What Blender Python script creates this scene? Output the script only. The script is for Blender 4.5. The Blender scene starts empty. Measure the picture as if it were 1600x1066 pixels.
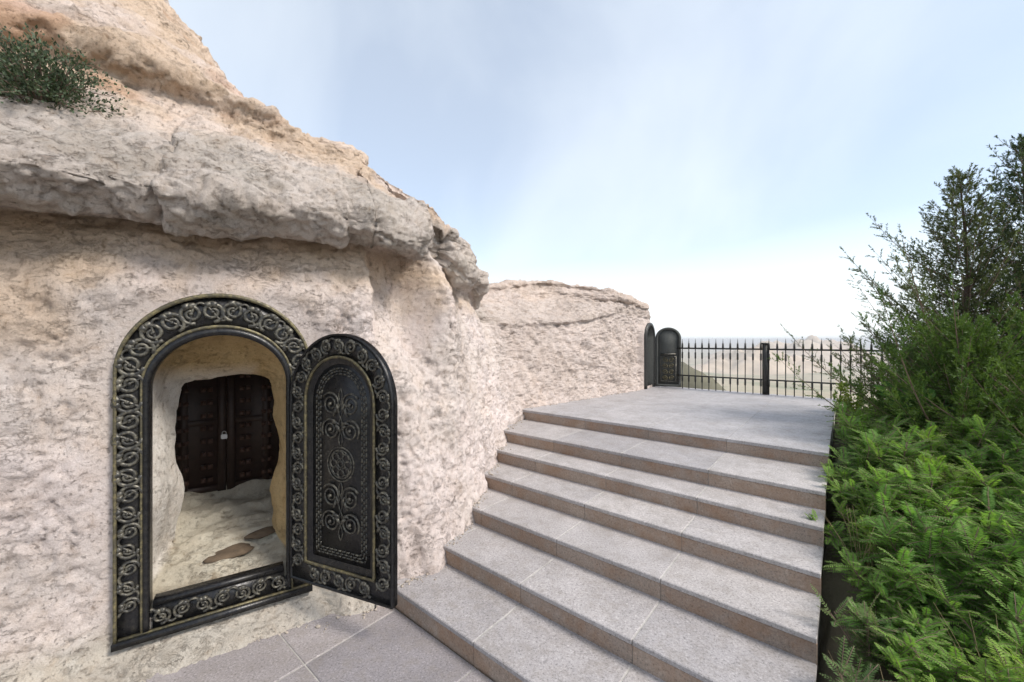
import bpy, bmesh, math, random
import numpy as np
from mathutils import Vector, Matrix

random.seed(4)
RNG = np.random.default_rng(11)
scene = bpy.context.scene
COL = scene.collection

# ------------------------------------------------------------------ camera, sky, sun, exposure
cam_data = bpy.data.cameras.new('camera')
cam = bpy.data.objects.new('camera', cam_data); COL.objects.link(cam)
cam.location = (0, 0, 1.9); cam.rotation_euler = (math.radians(90), 0, 0)
cam_data.sensor_width = 36.0; cam_data.lens = 14.04; cam_data.shift_y = -0.00125
cam_data.clip_start = 0.05; cam_data.clip_end = 20000
scene.camera = cam

SUN_EL, SUN_AZ = math.radians(46), math.radians(116)     # azimuth clockwise from +Y
world = bpy.data.worlds.new('World'); scene.world = world; world.use_nodes = True
wn, wl = world.node_tree.nodes, world.node_tree.links
wn.clear()
sky = wn.new('ShaderNodeTexSky'); sky.sky_type = 'NISHITA'; sky.sun_disc = False
sky.sun_elevation = SUN_EL; sky.sun_rotation = SUN_AZ
sky.altitude = 900; sky.air_density = 1.0; sky.dust_density = 1.2; sky.ozone_density = 0.7
bg = wn.new('ShaderNodeBackground'); bg.inputs['Strength'].default_value = 0.145
wo = wn.new('ShaderNodeOutputWorld')
tc = wn.new('ShaderNodeTexCoord')
# thin high cloud veil: streaks over the whole dome, denser towards the horizon all the way round
mp = wn.new('ShaderNodeMapping'); mp.inputs['Scale'].default_value = (1.5, 0.75, 1.2); mp.inputs['Rotation'].default_value = (0.25, 0.3, 0.6)
n1 = wn.new('ShaderNodeTexNoise'); n1.inputs['Scale'].default_value = 1.5; n1.inputs['Detail'].default_value = 6; n1.inputs['Roughness'].default_value = 0.5; n1.inputs['Distortion'].default_value = 0.4
cr = wn.new('ShaderNodeValToRGB'); cr.color_ramp.elements[0].position = 0.38; cr.color_ramp.elements[1].position = 0.72
cr.color_ramp.elements[0].color = (0.36, 0.36, 0.36, 1); cr.color_ramp.elements[1].color = (0.60, 0.60, 0.60, 1)
sp = wn.new('ShaderNodeSeparateXYZ')
hz = wn.new('ShaderNodeMapRange'); hz.inputs['From Min'].default_value = 0.42; hz.inputs['From Max'].default_value = -0.02; hz.inputs['To Max'].default_value = 0.96
hz.interpolation_type = 'SMOOTHSTEP'
mx = wn.new('ShaderNodeMath'); mx.operation = 'MAXIMUM'
cm = wn.new('ShaderNodeMix'); cm.data_type = 'RGBA'; cm.inputs[7].default_value = (5.7, 6.05, 6.2, 1)
wl.new(tc.outputs['Generated'], mp.inputs['Vector']); wl.new(mp.outputs['Vector'], n1.inputs['Vector'])
wl.new(n1.outputs['Fac'], cr.inputs['Fac']); wl.new(tc.outputs['Generated'], sp.inputs['Vector'])
wl.new(sp.outputs['Z'], hz.inputs['Value'])
wl.new(cr.outputs['Color'], mx.inputs[0]); wl.new(hz.outputs['Result'], mx.inputs[1])
wl.new(mx.outputs[0], cm.inputs[0]); wl.new(sky.outputs['Color'], cm.inputs[6])
wl.new(cm.outputs[2], bg.inputs['Color']); wl.new(bg.outputs['Background'], wo.inputs['Surface'])

sun_d = bpy.data.lights.new('sun', 'SUN'); sun_d.energy = 2.8; sun_d.angle = math.radians(16); sun_d.color = (1.0, 0.94, 0.86)
sun = bpy.data.objects.new('sun', sun_d); COL.objects.link(sun); sun.location = (20, 0, 20)
sdir = Vector((math.sin(SUN_AZ) * math.cos(SUN_EL), math.cos(SUN_AZ) * math.cos(SUN_EL), math.sin(SUN_EL)))
sun.rotation_euler = (-sdir).to_track_quat('-Z', 'Y').to_euler()

vs = scene.view_settings
vs.view_transform = 'Standard'; vs.look = 'None'; vs.exposure = 0.57; vs.gamma = 1.0; vs.use_curve_mapping = False
scene.cycles.max_bounces = 6; scene.cycles.diffuse_bounces = 4

# ------------------------------------------------------------------ helpers
def link(o, parent=None):
    COL.objects.link(o)
    if parent is not None: o.parent = parent
    return o

def tag(o, label=None, cat=None, group=None, kind=None):
    if label: o['label'] = label
    if cat: o['category'] = cat
    if group: o['group'] = group
    if kind: o['kind'] = kind
    return o

def empty(name, loc=(0, 0, 0), rz=0.0):
    o = bpy.data.objects.new(name, None); o.location = loc; o.rotation_euler = (0, 0, rz); o.empty_display_size = 0.1
    return link(o)

def mesh_np(name, V, F, mat, smooth=False, cols=None, colname='tint'):
    """V (n,3); F list of index arrays with 3 or 4 columns (or one array)."""
    if isinstance(F, np.ndarray): F = [F]
    F = [f for f in F if len(f)]
    me = bpy.data.meshes.new(name)
    V = np.asarray(V, np.float32)
    loops = np.concatenate([f.ravel() for f in F]).astype(np.int32)
    sizes = np.concatenate([np.full(len(f), f.shape[1], np.int32) for f in F])
    starts = np.concatenate([[0], np.cumsum(sizes)[:-1]]).astype(np.int32)
    me.vertices.add(len(V)); me.vertices.foreach_set('co', V.ravel())
    me.loops.add(len(loops)); me.loops.foreach_set('vertex_index', loops)
    me.polygons.add(len(sizes)); me.polygons.foreach_set('loop_start', starts); me.polygons.foreach_set('loop_total', sizes)
    me.update(calc_edges=True); me.validate()
    if smooth: me.polygons.foreach_set('use_smooth', np.ones(len(me.polygons), bool))
    if cols is not None:
        ca = me.color_attributes.new(colname, 'FLOAT_COLOR', 'POINT')
        c4 = np.ones((len(V), 4), np.float32); c4[:, :cols.shape[1]] = cols
        ca.data.foreach_set('color', c4.ravel())
    if mat: me.materials.append(mat)
    return me

def obj(name, me, parent=None, loc=(0, 0, 0), rot=(0, 0, 0)):
    o = bpy.data.objects.new(name, me); o.location = loc; o.rotation_euler = rot
    return link(o, parent)

def bm_mesh(name, bm, mat, smooth=False):
    me = bpy.data.meshes.new(name); bm.normal_update(); bm.to_mesh(me); bm.free()
    if smooth: me.polygons.foreach_set('use_smooth', np.ones(len(me.polygons), bool))
    me.materials.append(mat); return me

_box_cache = {}
def box_mesh(name, sx, sy, sz, mat, bev=0.004):
    """box centred in x,y with its top at z=0"""
    key = (round(sx, 4), round(sy, 4), round(sz, 4), mat.name, bev)
    if key in _box_cache: return _box_cache[key]
    bm = bmesh.new(); bmesh.ops.create_cube(bm, size=1)
    for v in bm.verts: v.co = Vector((v.co.x * sx, v.co.y * sy, v.co.z * sz - sz / 2))
    if bev: bmesh.ops.bevel(bm, geom=list(bm.edges), offset=min(bev, sz * .3), segments=1, affect='EDGES')
    me = bm_mesh(name, bm, mat); _box_cache[key] = me
    return me

class MB:
    """collects tubes / boxes / loose polygons into one mesh"""
    def __init__(s): s.V = []; s.F4 = []; s.F3 = []; s.n = 0
    def add(s, V, F4=None, F3=None):
        V = np.asarray(V, float)
        if F4 is not None and len(F4): s.F4.append(np.asarray(F4, int) + s.n)
        if F3 is not None and len(F3): s.F3.append(np.asarray(F3, int) + s.n)
        s.V.append(V); s.n += len(V)
    def tube(s, P, r, k=6, flat=None, up=(0, 0, 1)):
        """sweep a k-gon along P; r scalar or array; flat=(scale across, scale up)"""
        P = np.asarray(P, float); m = len(P); r = np.broadcast_to(np.asarray(r, float), (m,))
        T = np.gradient(P, axis=0); T /= np.linalg.norm(T, axis=1)[:, None] + 1e-12
        U = np.broadcast_to(np.asarray(up, float), (m, 3))
        A = np.cross(T, U); bad = np.linalg.norm(A, axis=1) < 1e-3
        A[bad] = np.cross(T[bad], [1, 0.3, 0]); A /= np.linalg.norm(A, axis=1)[:, None]
        B = np.cross(A, T)
        th = np.arange(k) * 2 * math.pi / k
        fa, fb = flat if flat else (1, 1)
        V = P[:, None] + r[:, None, None] * (np.cos(th)[None, :, None] * A[:, None] * fa + np.sin(th)[None, :, None] * B[:, None] * fb)
        V = V.reshape(-1, 3)
        i = np.arange(m - 1)[:, None]; j = np.arange(k)[None]
        F = np.stack([i * k + j, i * k + (j + 1) % k, (i + 1) * k + (j + 1) % k, (i + 1) * k + j], -1).reshape(-1, 4)
        c0 = len(V); V = np.vstack([V, P[0], P[-1]])
        jj = np.arange(k)
        F3 = np.vstack([np.stack([np.full(k, c0), (jj + 1) % k, jj], -1), np.stack([np.full(k, c0 + 1), (m - 1) * k + jj, (m - 1) * k + (jj + 1) % k], -1)])
        s.add(V, F, F3)
    def box(s, c, d):
        c = np.asarray(c, float); d = np.asarray(d, float) / 2
        q = np.array([[-1, -1, -1], [1, -1, -1], [1, 1, -1], [-1, 1, -1], [-1, -1, 1], [1, -1, 1], [1, 1, 1], [-1, 1, 1]])
        s.add(c + q * d, [[0, 3, 2, 1], [4, 5, 6, 7], [0, 1, 5, 4], [1, 2, 6, 5], [2, 3, 7, 6], [3, 0, 4, 7]])
    def mesh(s, name, mat, smooth=False):
        F = []
        if s.F4: F.append(np.vstack(s.F4))
        if s.F3: F.append(np.vstack(s.F3))
        return mesh_np(name, np.vstack(s.V), F, mat, smooth)

# gradient noise in numpy
_perm = np.random.default_rng(5).permutation(256); _perm = np.concatenate([_perm, _perm])
_g = np.random.default_rng(6).normal(size=(256, 3)); _g /= np.linalg.norm(_g, axis=1)[:, None]
def noise(P):
    Pi = np.floor(P).astype(int); f = P - Pi; Pi &= 255
    u = f * f * f * (f * (f * 6 - 15) + 10)
    out = 0
    for dx in (0, 1):
        wx = u[:, 0] if dx else 1 - u[:, 0]
        for dy in (0, 1):
            wy = u[:, 1] if dy else 1 - u[:, 1]
            for dz in (0, 1):
                wz = u[:, 2] if dz else 1 - u[:, 2]
                h = _perm[_perm[_perm[(Pi[:, 0] + dx) & 255] + ((Pi[:, 1] + dy) & 255)] + ((Pi[:, 2] + dz) & 255)]
                out = out + wx * wy * wz * np.einsum('ij,ij->i', _g[h], f - np.array([dx, dy, dz]))
    return out * 1.5
def fbm(P, scale, octv=3, gain=0.5):
    v = 0; a = 1; q = P / scale
    for _ in range(octv):
        v = v + a * noise(q + 17.3); q = q * 2.03; a *= gain
    return v
def sstep(a, b, x):
    t = np.clip((x - a) / (b - a), 0, 1); return t * t * (3 - 2 * t)

# ------------------------------------------------------------------ materials
class Mat:
    def __init__(s, name, rough=0.8):
        s.m = bpy.data.materials.new(name); s.m.use_nodes = True
        s.N = s.m.node_tree.nodes; s.L = s.m.node_tree.links
        s.b = s.N['Principled BSDF']; s.b.inputs['Roughness'].default_value = rough
        s.out = s.N['Material Output']; s.pos = s.N.new('ShaderNodeNewGeometry').outputs['Position']
    def noise(s, scale, detail=4, rough=0.55, vec=None, dist=0.0):
        n = s.N.new('ShaderNodeTexNoise'); n.inputs['Scale'].default_value = scale; n.inputs['Detail'].default_value = detail
        n.inputs['Roughness'].default_value = rough; n.inputs['Distortion'].default_value = dist
        s.L.new(vec or s.pos, n.inputs['Vector']); return n.outputs['Fac']
    def voronoi(s, scale, feature='F1', vec=None):
        n = s.N.new('ShaderNodeTexVoronoi'); n.inputs['Scale'].default_value = scale; n.feature = feature
        s.L.new(vec or s.pos, n.inputs['Vector']); return n.outputs['Distance']
    def ramp(s, fac, stops):
        r = s.N.new('ShaderNodeValToRGB'); e = r.color_ramp.elements
        while len(e) < len(stops): e.new(0.5)
        for k, (p, c) in zip(e, stops):
            k.position = p; k.color = (c, c, c, 1) if isinstance(c, (int, float)) else (*c, 1)
        s.L.new(fac, r.inputs['Fac']); return r.outputs['Color']
    def mix(s, fac, a, b, mode='MIX'):
        n = s.N.new('ShaderNodeMix'); n.data_type = 'RGBA'; n.blend_type = mode
        for sock, v in ((n.inputs[0], fac), (n.inputs[6], a), (n.inputs[7], b)):
            if isinstance(v, bpy.types.NodeSocket): s.L.new(v, sock)
            elif isinstance(v, (int, float)): sock.default_value = v if sock == n.inputs[0] else (v, v, v, 1)
            else: sock.default_value = (*v, 1)
        return n.outputs[2]
    def math(s, op, a, b=0.0):
        n = s.N.new('ShaderNodeMath'); n.operation = op
        for sock, v in ((n.inputs[0], a), (n.inputs[1], b)):
            if isinstance(v, bpy.types.NodeSocket): s.L.new(v, sock)
            else: sock.default_value = v
        return n.outputs[0]
    def attr(s, name):
        n = s.N.new('ShaderNodeAttribute'); n.attribute_name = name; return n
    def rnd(s): return s.N.new('ShaderNodeObjectInfo').outputs['Random']
    def scaled(s, sx, sy, sz, rot=(0, 0, 0)):
        n = s.N.new('ShaderNodeMapping'); n.inputs['Scale'].default_value = (sx, sy, sz); n.inputs['Rotation'].default_value = rot
        s.L.new(s.pos, n.inputs['Vector']); return n.outputs['Vector']
    def color(s, c):
        if isinstance(c, bpy.types.NodeSocket): s.L.new(c, s.b.inputs['Base Color'])
        else: s.b.inputs['Base Color'].default_value = (*c, 1)
        return s
    def bump(s, h, strength=0.5, dist=0.01):
        n = s.N.new('ShaderNodeBump'); n.inputs['Strength'].default_value = strength; n.inputs['Distance'].default_value = dist
        s.L.new(h, n.inputs['Height']); s.L.new(n.outputs['Normal'], s.b.inputs['Normal']); return s

def rock_material():
    M = Mat('weathered_tuff', 0.95)
    M.b.inputs['Specular IOR Level'].default_value = 0.15
    t = M.attr('tint')
    col = t.outputs['Color']
    big = M.noise(1.6, 5, 0.6)
    col = M.mix(1.0, col, M.ramp(big, [(0.3, (0.88, 0.86, 0.84)), (0.55, (1, 1, 1)), (0.75, (1.06, 1.02, 0.97))]), 'MULTIPLY')
    mid = M.noise(11, 6, 0.68, dist=0.6)
    col = M.mix(1.0, col, M.ramp(mid, [(0.28, (0.66, 0.6, 0.54)), (0.40, (0.94, 0.92, 0.9)), (0.56, (1, 1, 1)), (0.75, (1.05, 1.05, 1.05))]), 'MULTIPLY')
    # thin dark weathering cracks and pits
    cv = M.scaled(1, 1, 1.9)
    crk = M.noise(6.5, 7, 0.72, vec=cv, dist=1.4)
    line = M.math('ABSOLUTE', M.math('SUBTRACT', crk, 0.5))
    gate = M.ramp(M.noise(2.7, 3), [(0.52, 0.0), (0.68, 1.0)])
    crm = M.math('MULTIPLY', M.ramp(line, [(0.0, 1.0), (0.016, 0.0)]), gate)
    col = M.mix(M.math('MULTIPLY', crm, 0.55), col, (0.16, 0.11, 0.08))
    fv = M.scaled(1.0, 1.0, 1.7, (0.35, 0.2, 0.0))
    fleck = M.ramp(M.noise(8.5, 9, 0.82, vec=fv, dist=0.35), [(0.37, 1.0), (0.45, 0.0)])
    fleck = M.math('MULTIPLY', fleck, M.ramp(M.noise(1.9, 4), [(0.37, 0.08), (0.62, 1.0)]))
    col = M.mix(M.math('MULTIPLY', fleck, 0.48), col, (0.18, 0.12, 0.085))
    pit = M.ramp(M.noise(40, 8, 0.8), [(0.34, 1.0), (0.43, 0.0)])
    col = M.mix(M.math('MULTIPLY', pit, 0.42), col, (0.15, 0.10, 0.075))
    gr = M.noise(120, 3, 0.7)
    col = M.mix(1.0, col, M.ramp(gr, [(0.3, (0.86, 0.85, 0.83)), (0.6, (1.03, 1.03, 1.03))]), 'MULTIPLY')
    M.color(col)
    h = M.math('ADD', M.noise(26, 10, 0.84), M.math('MULTIPLY', M.noise(90, 5, 0.8), 0.5))
    h = M.math('SUBTRACT', h, M.math('MULTIPLY', crm, 0.4)); h = M.math('SUBTRACT', h, M.math('MULTIPLY', fleck, 0.5))
    h = M.math('SUBTRACT', h, M.math('MULTIPLY', pit, 0.5))
    M.bump(h, 0.95, 0.018)
    return M.m

def granite(name, base, speck, brown=0.0, vary=1.0):
    M = Mat(name, 0.62)
    n = M.noise(80, 6, 0.85)
    c = M.ramp(n, [(0.36, tuple(x * 0.30 for x in base)), (0.46, tuple(x * 0.85 for x in base)), (0.58, base), (0.66, speck)])
    v = M.ramp(M.noise(3.2, 4, 0.6), [(0.3, (0.84, 0.83, 0.82)), (0.7, (1.08, 1.07, 1.06))])
    c = M.mix(1.0, c, v, 'MULTIPLY')
    r = M.ramp(M.rnd(), [(0.0, (1 - .18 * vary, 1 - .18 * vary, 1 - .16 * vary)), (1.0, (1 + .08 * vary, 1 + .06 * vary, 1 + .04 * vary))])
    c = M.mix(1.0, c, r, 'MULTIPLY')
    if brown:
        g = M.ramp(M.noise(4, 6, 0.75), [(0.42, 0.0), (0.66, brown)])
        c = M.mix(g, c, (0.27, 0.135, 0.06))
    else:
        g = M.ramp(M.noise(9, 6, 0.7), [(0.46, 0.0), (0.72, 0.5)])
        c = M.mix(g, c, (0.22, 0.19, 0.16))
    M.color(c); M.bump(M.noise(240, 3, 0.7), 0.25, 0.002)
    M.L.new(M.ramp(M.noise(30, 4), [(0.3, 0.5), (0.7, 0.8)]), M.b.inputs['Roughness'])
    return M.m

def plain(name, c, rough=0.8, var=0.25, scale=8, bumpd=0.0):
    M = Mat(name, rough)
    col = M.mix(1.0, c, M.ramp(M.noise(scale, 5, 0.65), [(0.3, 1 - var), (0.7, 1 + var * 0.6)]), 'MULTIPLY')
    M.color(col)
    if bumpd: M.bump(M.noise(scale * 5, 5, 0.7), 0.5, bumpd)
    return M.m

def metal(name, c, worn, rough=0.42, amount=0.6):
    M = Mat(name, rough)
    w = M.ramp(M.noise(38, 5, 0.7), [(0.45, 0.0), (0.7, amount)])
    M.color(M.mix(w, c, worn)); M.b.inputs['Metallic'].default_value = 0.35
    M.L.new(M.ramp(M.noise(60, 4), [(0.3, rough * 0.7), (0.7, min(1, rough * 1.5))]), M.b.inputs['Roughness'])
    M.bump(M.noise(150, 4, 0.7), 0.3, 0.002)
    return M.m

def leaf_mat(name, dark, light, trans=0.35, rough=0.55):
    M = Mat(name, rough)
    a = M.attr('rnd')
    c = M.ramp(a.outputs['Fac'], [(0.0, dark), (1.0, light)])
    c = M.mix(1.0, c, M.ramp(M.rnd(), [(0, (0.78, 0.86, 0.9)), (0.5, (1, 1, 1)), (1, (1.25, 1.08, 0.9))]), 'MULTIPLY')
    M.color(c)
    M.b.inputs['Specular IOR Level'].default_value = 0.3
    tr = M.N.new('ShaderNodeBsdfTranslucent'); M.L.new(M.mix(1.0, c, (1.0, 1.05, 0.6), 'MULTIPLY'), tr.inputs['Color'])
    ms = M.N.new('ShaderNodeMixShader'); ms.inputs[0].default_value = trans
    M.L.new(M.b.outputs['BSDF'], ms.inputs[1]); M.L.new(tr.outputs['BSDF'], ms.inputs[2]); M.L.new(ms.outputs['Shader'], M.out.inputs['Surface'])
    return M.m

M_ROCK = rock_material()
M_TREAD = granite('grey_granite', (0.46, 0.435, 0.43), (0.80, 0.77, 0.76))
M_LAND = granite('pale_granite', (0.45, 0.43, 0.435), (0.58, 0.56, 0.56), 0.0, 0.25)
M_PAVE = granite('dark_grey_granite', (0.34, 0.315, 0.32), (0.62, 0.59, 0.59))
M_RISER = granite('pink_brown_granite', (0.38, 0.305, 0.25), (0.58, 0.48, 0.40), 0.55)
M_MORTAR = plain('mortar', (0.42, 0.40, 0.37), 0.95, 0.3, 14, 0.003)
M_CORE = plain('concrete_core', (0.26, 0.23, 0.19), 0.95, 0.35, 7, 0.006)
M_BLACK = metal('blackened_bronze', (0.012, 0.012, 0.014), (0.06, 0.055, 0.045), 0.32, 0.5)
M_RAISE = metal('worn_highlit_bronze', (0.04, 0.038, 0.034), (0.22, 0.20, 0.15), 0.40, 0.85)  # lighter than the band: some wear, plus bright reflections put into the colour
M_EDGE = metal('gilded_edge', (0.08, 0.07, 0.045), (0.30, 0.25, 0.12), 0.5, 0.8)
M_IRON = metal('painted_iron', (0.035, 0.035, 0.034), (0.09, 0.085, 0.07), 0.5, 0.5)
M_GREYDOOR = metal('dark_grey_door_paint', (0.075, 0.077, 0.072), (0.13, 0.13, 0.11), 0.6, 0.5)
M_WOOD = plain('dark_brown_wood', (0.032, 0.017, 0.012), 0.6, 0.4, 20, 0.002)
M_LATT = plain('brown_lattice_wood', (0.075, 0.038, 0.026), 0.55, 0.4, 20, 0.002)
M_STEEL = metal('bright_padlock_steel', (0.55, 0.55, 0.55), (0.35, 0.33, 0.3), 0.4, 0.4)
M_STONE = plain('loose_brown_stone', (0.12, 0.085, 0.055), 0.95, 0.4, 14, 0.01)
M_BARK = plain('brown_bark', (0.10, 0.07, 0.05), 0.95, 0.35, 30, 0.004)
M_TWIG = plain('dry_twig', (0.20, 0.135, 0.10), 0.95, 0.35, 40)
M_FERN = leaf_mat('bright_fern_leaf', (0.10, 0.22, 0.03), (0.33, 0.54, 0.12), 0.55)
M_WORM = leaf_mat('grey_green_leaf', (0.06, 0.12, 0.035), (0.17, 0.26, 0.09), 0.3)
M_CONI = leaf_mat('conifer_scale_leaf', (0.05, 0.075, 0.033), (0.14, 0.18, 0.08), 0.4)
M_JUNI = leaf_mat('juniper_leaf', (0.04, 0.085, 0.016), (0.16, 0.25, 0.05), 0.35)
M_IVY = leaf_mat('broad_leaf', (0.05, 0.13, 0.03), (0.13, 0.27, 0.07), 0.35, 0.4)
M_YELL = leaf_mat('yellow_green_leaf', (0.16, 0.22, 0.03), (0.36, 0.42, 0.08), 0.5)
M_BUSH = leaf_mat('dusty_green_leaf', (0.035, 0.055, 0.03), (0.13, 0.17, 0.10), 0.25)

def ground_material():
    M = Mat('dry_ground', 1.0)
    c = M.ramp(M.noise(0.9, 8, 0.7), [(0.3, (0.09, 0.075, 0.045)), (0.55, (0.15, 0.12, 0.075)), (0.75, (0.22, 0.18, 0.115))])
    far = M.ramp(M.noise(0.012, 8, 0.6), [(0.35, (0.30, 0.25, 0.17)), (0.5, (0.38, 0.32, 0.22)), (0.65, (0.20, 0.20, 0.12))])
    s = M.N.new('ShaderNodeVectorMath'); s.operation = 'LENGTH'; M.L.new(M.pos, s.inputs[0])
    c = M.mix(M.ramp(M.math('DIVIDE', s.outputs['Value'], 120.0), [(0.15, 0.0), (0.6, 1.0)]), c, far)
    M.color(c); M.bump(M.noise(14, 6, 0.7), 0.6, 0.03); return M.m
M_GROUND = ground_material()

# ------------------------------------------------------------------ site axes: A climbs the stairs, N runs along the nosings
TH = math.atan2(624, 520)                      # heading of A in plan
AX = np.array([math.cos(TH), math.sin(TH)]); NX = np.array([math.sin(TH), -math.cos(TH)])
SITE_RZ = TH                                   # local x = A, local y = -N
def site(A, N, z=0.0):
    p = A * AX + N * NX; return (float(p[0]), float(p[1]), float(z))

# ------------------------------------------------------------------ ground sheet
def ground_height(X, Y):
    A = X * AX[0] + Y * AX[1]; N = X * NX[0] + Y * NX[1]
    z = np.full(X.shape, -0.16)
    bank = np.clip(0.27 * (A - 1.9), -0.1, 0.72) - 0.02
    bank = bank + 0.10 * sstep(0.2, 1.2, N)
    z = np.where(N > -0.14, bank, z)
    z = z - 0.6 * sstep(2.2, 12, N) - 0.16 * np.clip(N - 8, 0, 200)
    drop = np.clip(A - 9.2, 0, 1e9)
    z = z - 0.34 * np.minimum(drop, 60) - 0.06 * np.clip(drop - 60, 0, 500) - 0.02 * np.clip(drop - 560, 0, 900)
    return np.maximum(z, -75)
g = np.concatenate([-np.geomspace(9000, 14, 46), np.linspace(-13.5, 13.5, 181), np.geomspace(14, 9000, 46)])
GX, GY = np.meshgrid(g, g, indexing='ij')
GZ = ground_height(GX, GY)
P0 = np.stack([GX.ravel(), GY.ravel(), GZ.ravel() * 0], 1)
R = np.hypot(GX, GY).ravel()
GZ = GZ.ravel() + 0.03 * fbm(P0, 0.7, 3) * (R < 14) * (GZ.ravel() > -0.15) + sstep(60, 900, R) * 9 * fbm(P0, 420, 4) + sstep(1500, 6000, R) * 40 * np.abs(fbm(P0, 1800, 3))
ng = len(g); ii = np.arange(ng - 1)[:, None] * ng + np.arange(ng - 1)[None]
GF = np.stack([ii, ii + ng, ii + ng + 1, ii + 1], -1).reshape(-1, 4)
tag(obj('ground', mesh_np('ground', np.stack([GX.ravel(), GY.ravel(), GZ], 1), GF, M_GROUND, True)), kind='structure')

# far hills in the valley beyond the fence
def hill(name, cx, cy, rx, ry, h, base, rot, mat, seed, rough=0.55):
    n = 90
    a = np.linspace(-1, 1, n); U, W = np.meshgrid(a, a, indexing='ij')
    r = np.hypot(U, W); k = np.clip(1 - r, 0, 1); k = k * k * (3 - 2 * k)
    P = np.stack([U.ravel() * 3 + seed, W.ravel() * 3, np.zeros(n * n)], 1)
    z = base + h * (k.ravel() * (1 + rough * fbm(P, 0.8, 5)) - 0.03)
    x = U.ravel() * rx; y = W.ravel() * ry
    c, s = math.cos(rot), math.sin(rot)
    V = np.stack([cx + c * x - s * y, cy + s * x + c * y, z], 1)
    ii = np.arange(n - 1)[:, None] * n + np.arange(n - 1)[None]
    F = np.stack([ii, ii + n, ii + n + 1, ii + 1], -1).reshape(-1, 4)
    return tag(obj(name, mesh_np(name, V, F, mat, True)), kind='structure')
M_HILLD = plain('scrub_hillside', (0.13, 0.12, 0.08), 1.0, 0.45, 0.12)
M_HILLP = plain('sandy_hillside', (0.50, 0.40, 0.30), 1.0, 0.25, 0.01)
hill('near_hill', 25.5, 72, 34, 45, 19.5, -21, 0.3, M_HILLD, 3.1, 0.12)
hill('far_hill', 520, 830, 260, 200, 45, -72, 0.5, M_HILLP, 8.4)
hill('far_hill', 900, 1250, 420, 260, 70, -78, -0.3, M_HILLP, 14.2)

# ------------------------------------------------------------------ the cliff: a lofted rock face with a door wall, a ledge and the hill above
EA = math.atan2(0.541, 0.841)                               # heading of the door wall
E = np.array([math.cos(EA), math.sin(EA)]); IN = np.array([-E[1], E[0]])
O = np.array([-2.33, 2.34])                                 # lower left corner of the iron door frame
DOOR_W = 1.035
def onwall(t): return O + E * t
dw = (IN[0], IN[1])
ST = []   # (foot, inward, profile of (d, z))
def st(foot, inward, prof):
    v = np.array(inward, float); v /= np.linalg.norm(v); ST.append((np.array(foot, float), v, prof))
st(onwall(-2.6), dw, [(-.40, -.3), (-.30, .0), (-.05, .12), (0, .8), (.02, 1.5), (.10, 2.15), (.22, 2.60), (-.18, 2.58), (-.27, 2.75), (-.10, 3.0), (.25, 3.25), (.80, 3.8), (.74, 4.1), (1.3, 4.8), (2.6, 6.6), (5, 8), (10, -2)])
st(onwall(-1.1), dw, [(-.40, -.3), (-.30, .0), (-.05, .12), (0, .8), (.02, 1.5), (.12, 2.15), (.24, 2.60), (-.18, 2.58), (-.27, 2.75), (-.10, 3.0), (.25, 3.25), (.80, 3.8), (.74, 4.1), (1.3, 4.7), (2.5, 6.2), (5, 7.2), (10, -2)])
st(onwall(-.42), dw, [(-.42, -.3), (-.32, .0), (-.05, .12), (.02, .8), (.03, 1.5), (.10, 2.15), (.30, 2.66), (-.07, 2.60), (-.28, 2.77), (-.12, 2.98), (.24, 3.24), (.80, 3.80), (.72, 4.08), (1.25, 4.55), (2.4, 5.6), (5, 6.5), (10, -2)])
st(onwall(-.03), dw, [(-.42, -.3), (-.32, .0), (-.04, .12), (0, .8), (0, 1.5), (.0, 2.2), (.22, 2.66), (-.07, 2.60), (-.28, 2.76), (-.13, 2.97), (.22, 3.22), (.76, 3.74), (.70, 4.02), (1.2, 4.36), (2.2, 5.16), (5, 6.0), (10, -2)])
st(onwall(.5), dw, [(-.36, -.3), (-.29, .0), (-.03, .12), (0, .8), (0, 1.5), (.0, 2.2), (.20, 2.68), (-.08, 2.61), (-.27, 2.75), (-.14, 2.93), (.22, 3.2), (.72, 3.66), (.70, 3.9), (1.15, 4.05), (2.0, 4.54), (5, 5.2), (10, -2)])
st(onwall(1.04), dw, [(-.34, -.3), (-.26, .0), (-.02, .12), (0, .8), (0, 1.5), (0, 2.2), (.18, 2.69), (-.07, 2.62), (-.25, 2.75), (-.15, 2.92), (.18, 3.16), (.62, 3.52), (.66, 3.70), (1.05, 3.78), (1.7, 4.08), (5, 4.6), (10, -2)])
st((-.99, 2.86), (-.5, .86), [(-.12, -.3), (-.06, .0), (.10, .35), (.22, .9), (.26, 1.5), (.26, 2.15), (.40, 2.69), (.20, 2.62), (.03, 2.74), (.12, 2.92), (.38, 3.12), (.70, 3.40), (.85, 3.52), (1.15, 3.66), (1.6, 3.88), (5, 4.2), (10, -2)])
st((-.95, 2.89), (-.5, .86), [(-.12, -.3), (-.06, .0), (.10, .35), (.22, .9), (.28, 1.5), (.44, 2.1), (.60, 2.70), (.18, 2.62), (.02, 2.73), (.12, 2.92), (.38, 3.12), (.70, 3.38), (.85, 3.50), (1.12, 3.64), (1.5, 3.80), (5, 4.1), (10, -2)])
st((-.62, 3.04), (-.62, .78), [(-.12, -.3), (-.06, .0), (.08, .4), (.22, .9), (.38, 1.5), (.74, 2.1), (.84, 2.70), (.34, 2.63), (.24, 2.73), (.36, 2.94), (.52, 3.08), (.72, 3.22), (.80, 3.30), (.98, 3.36), (1.15, 3.42), (5, 3.5), (10, -2)])
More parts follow.
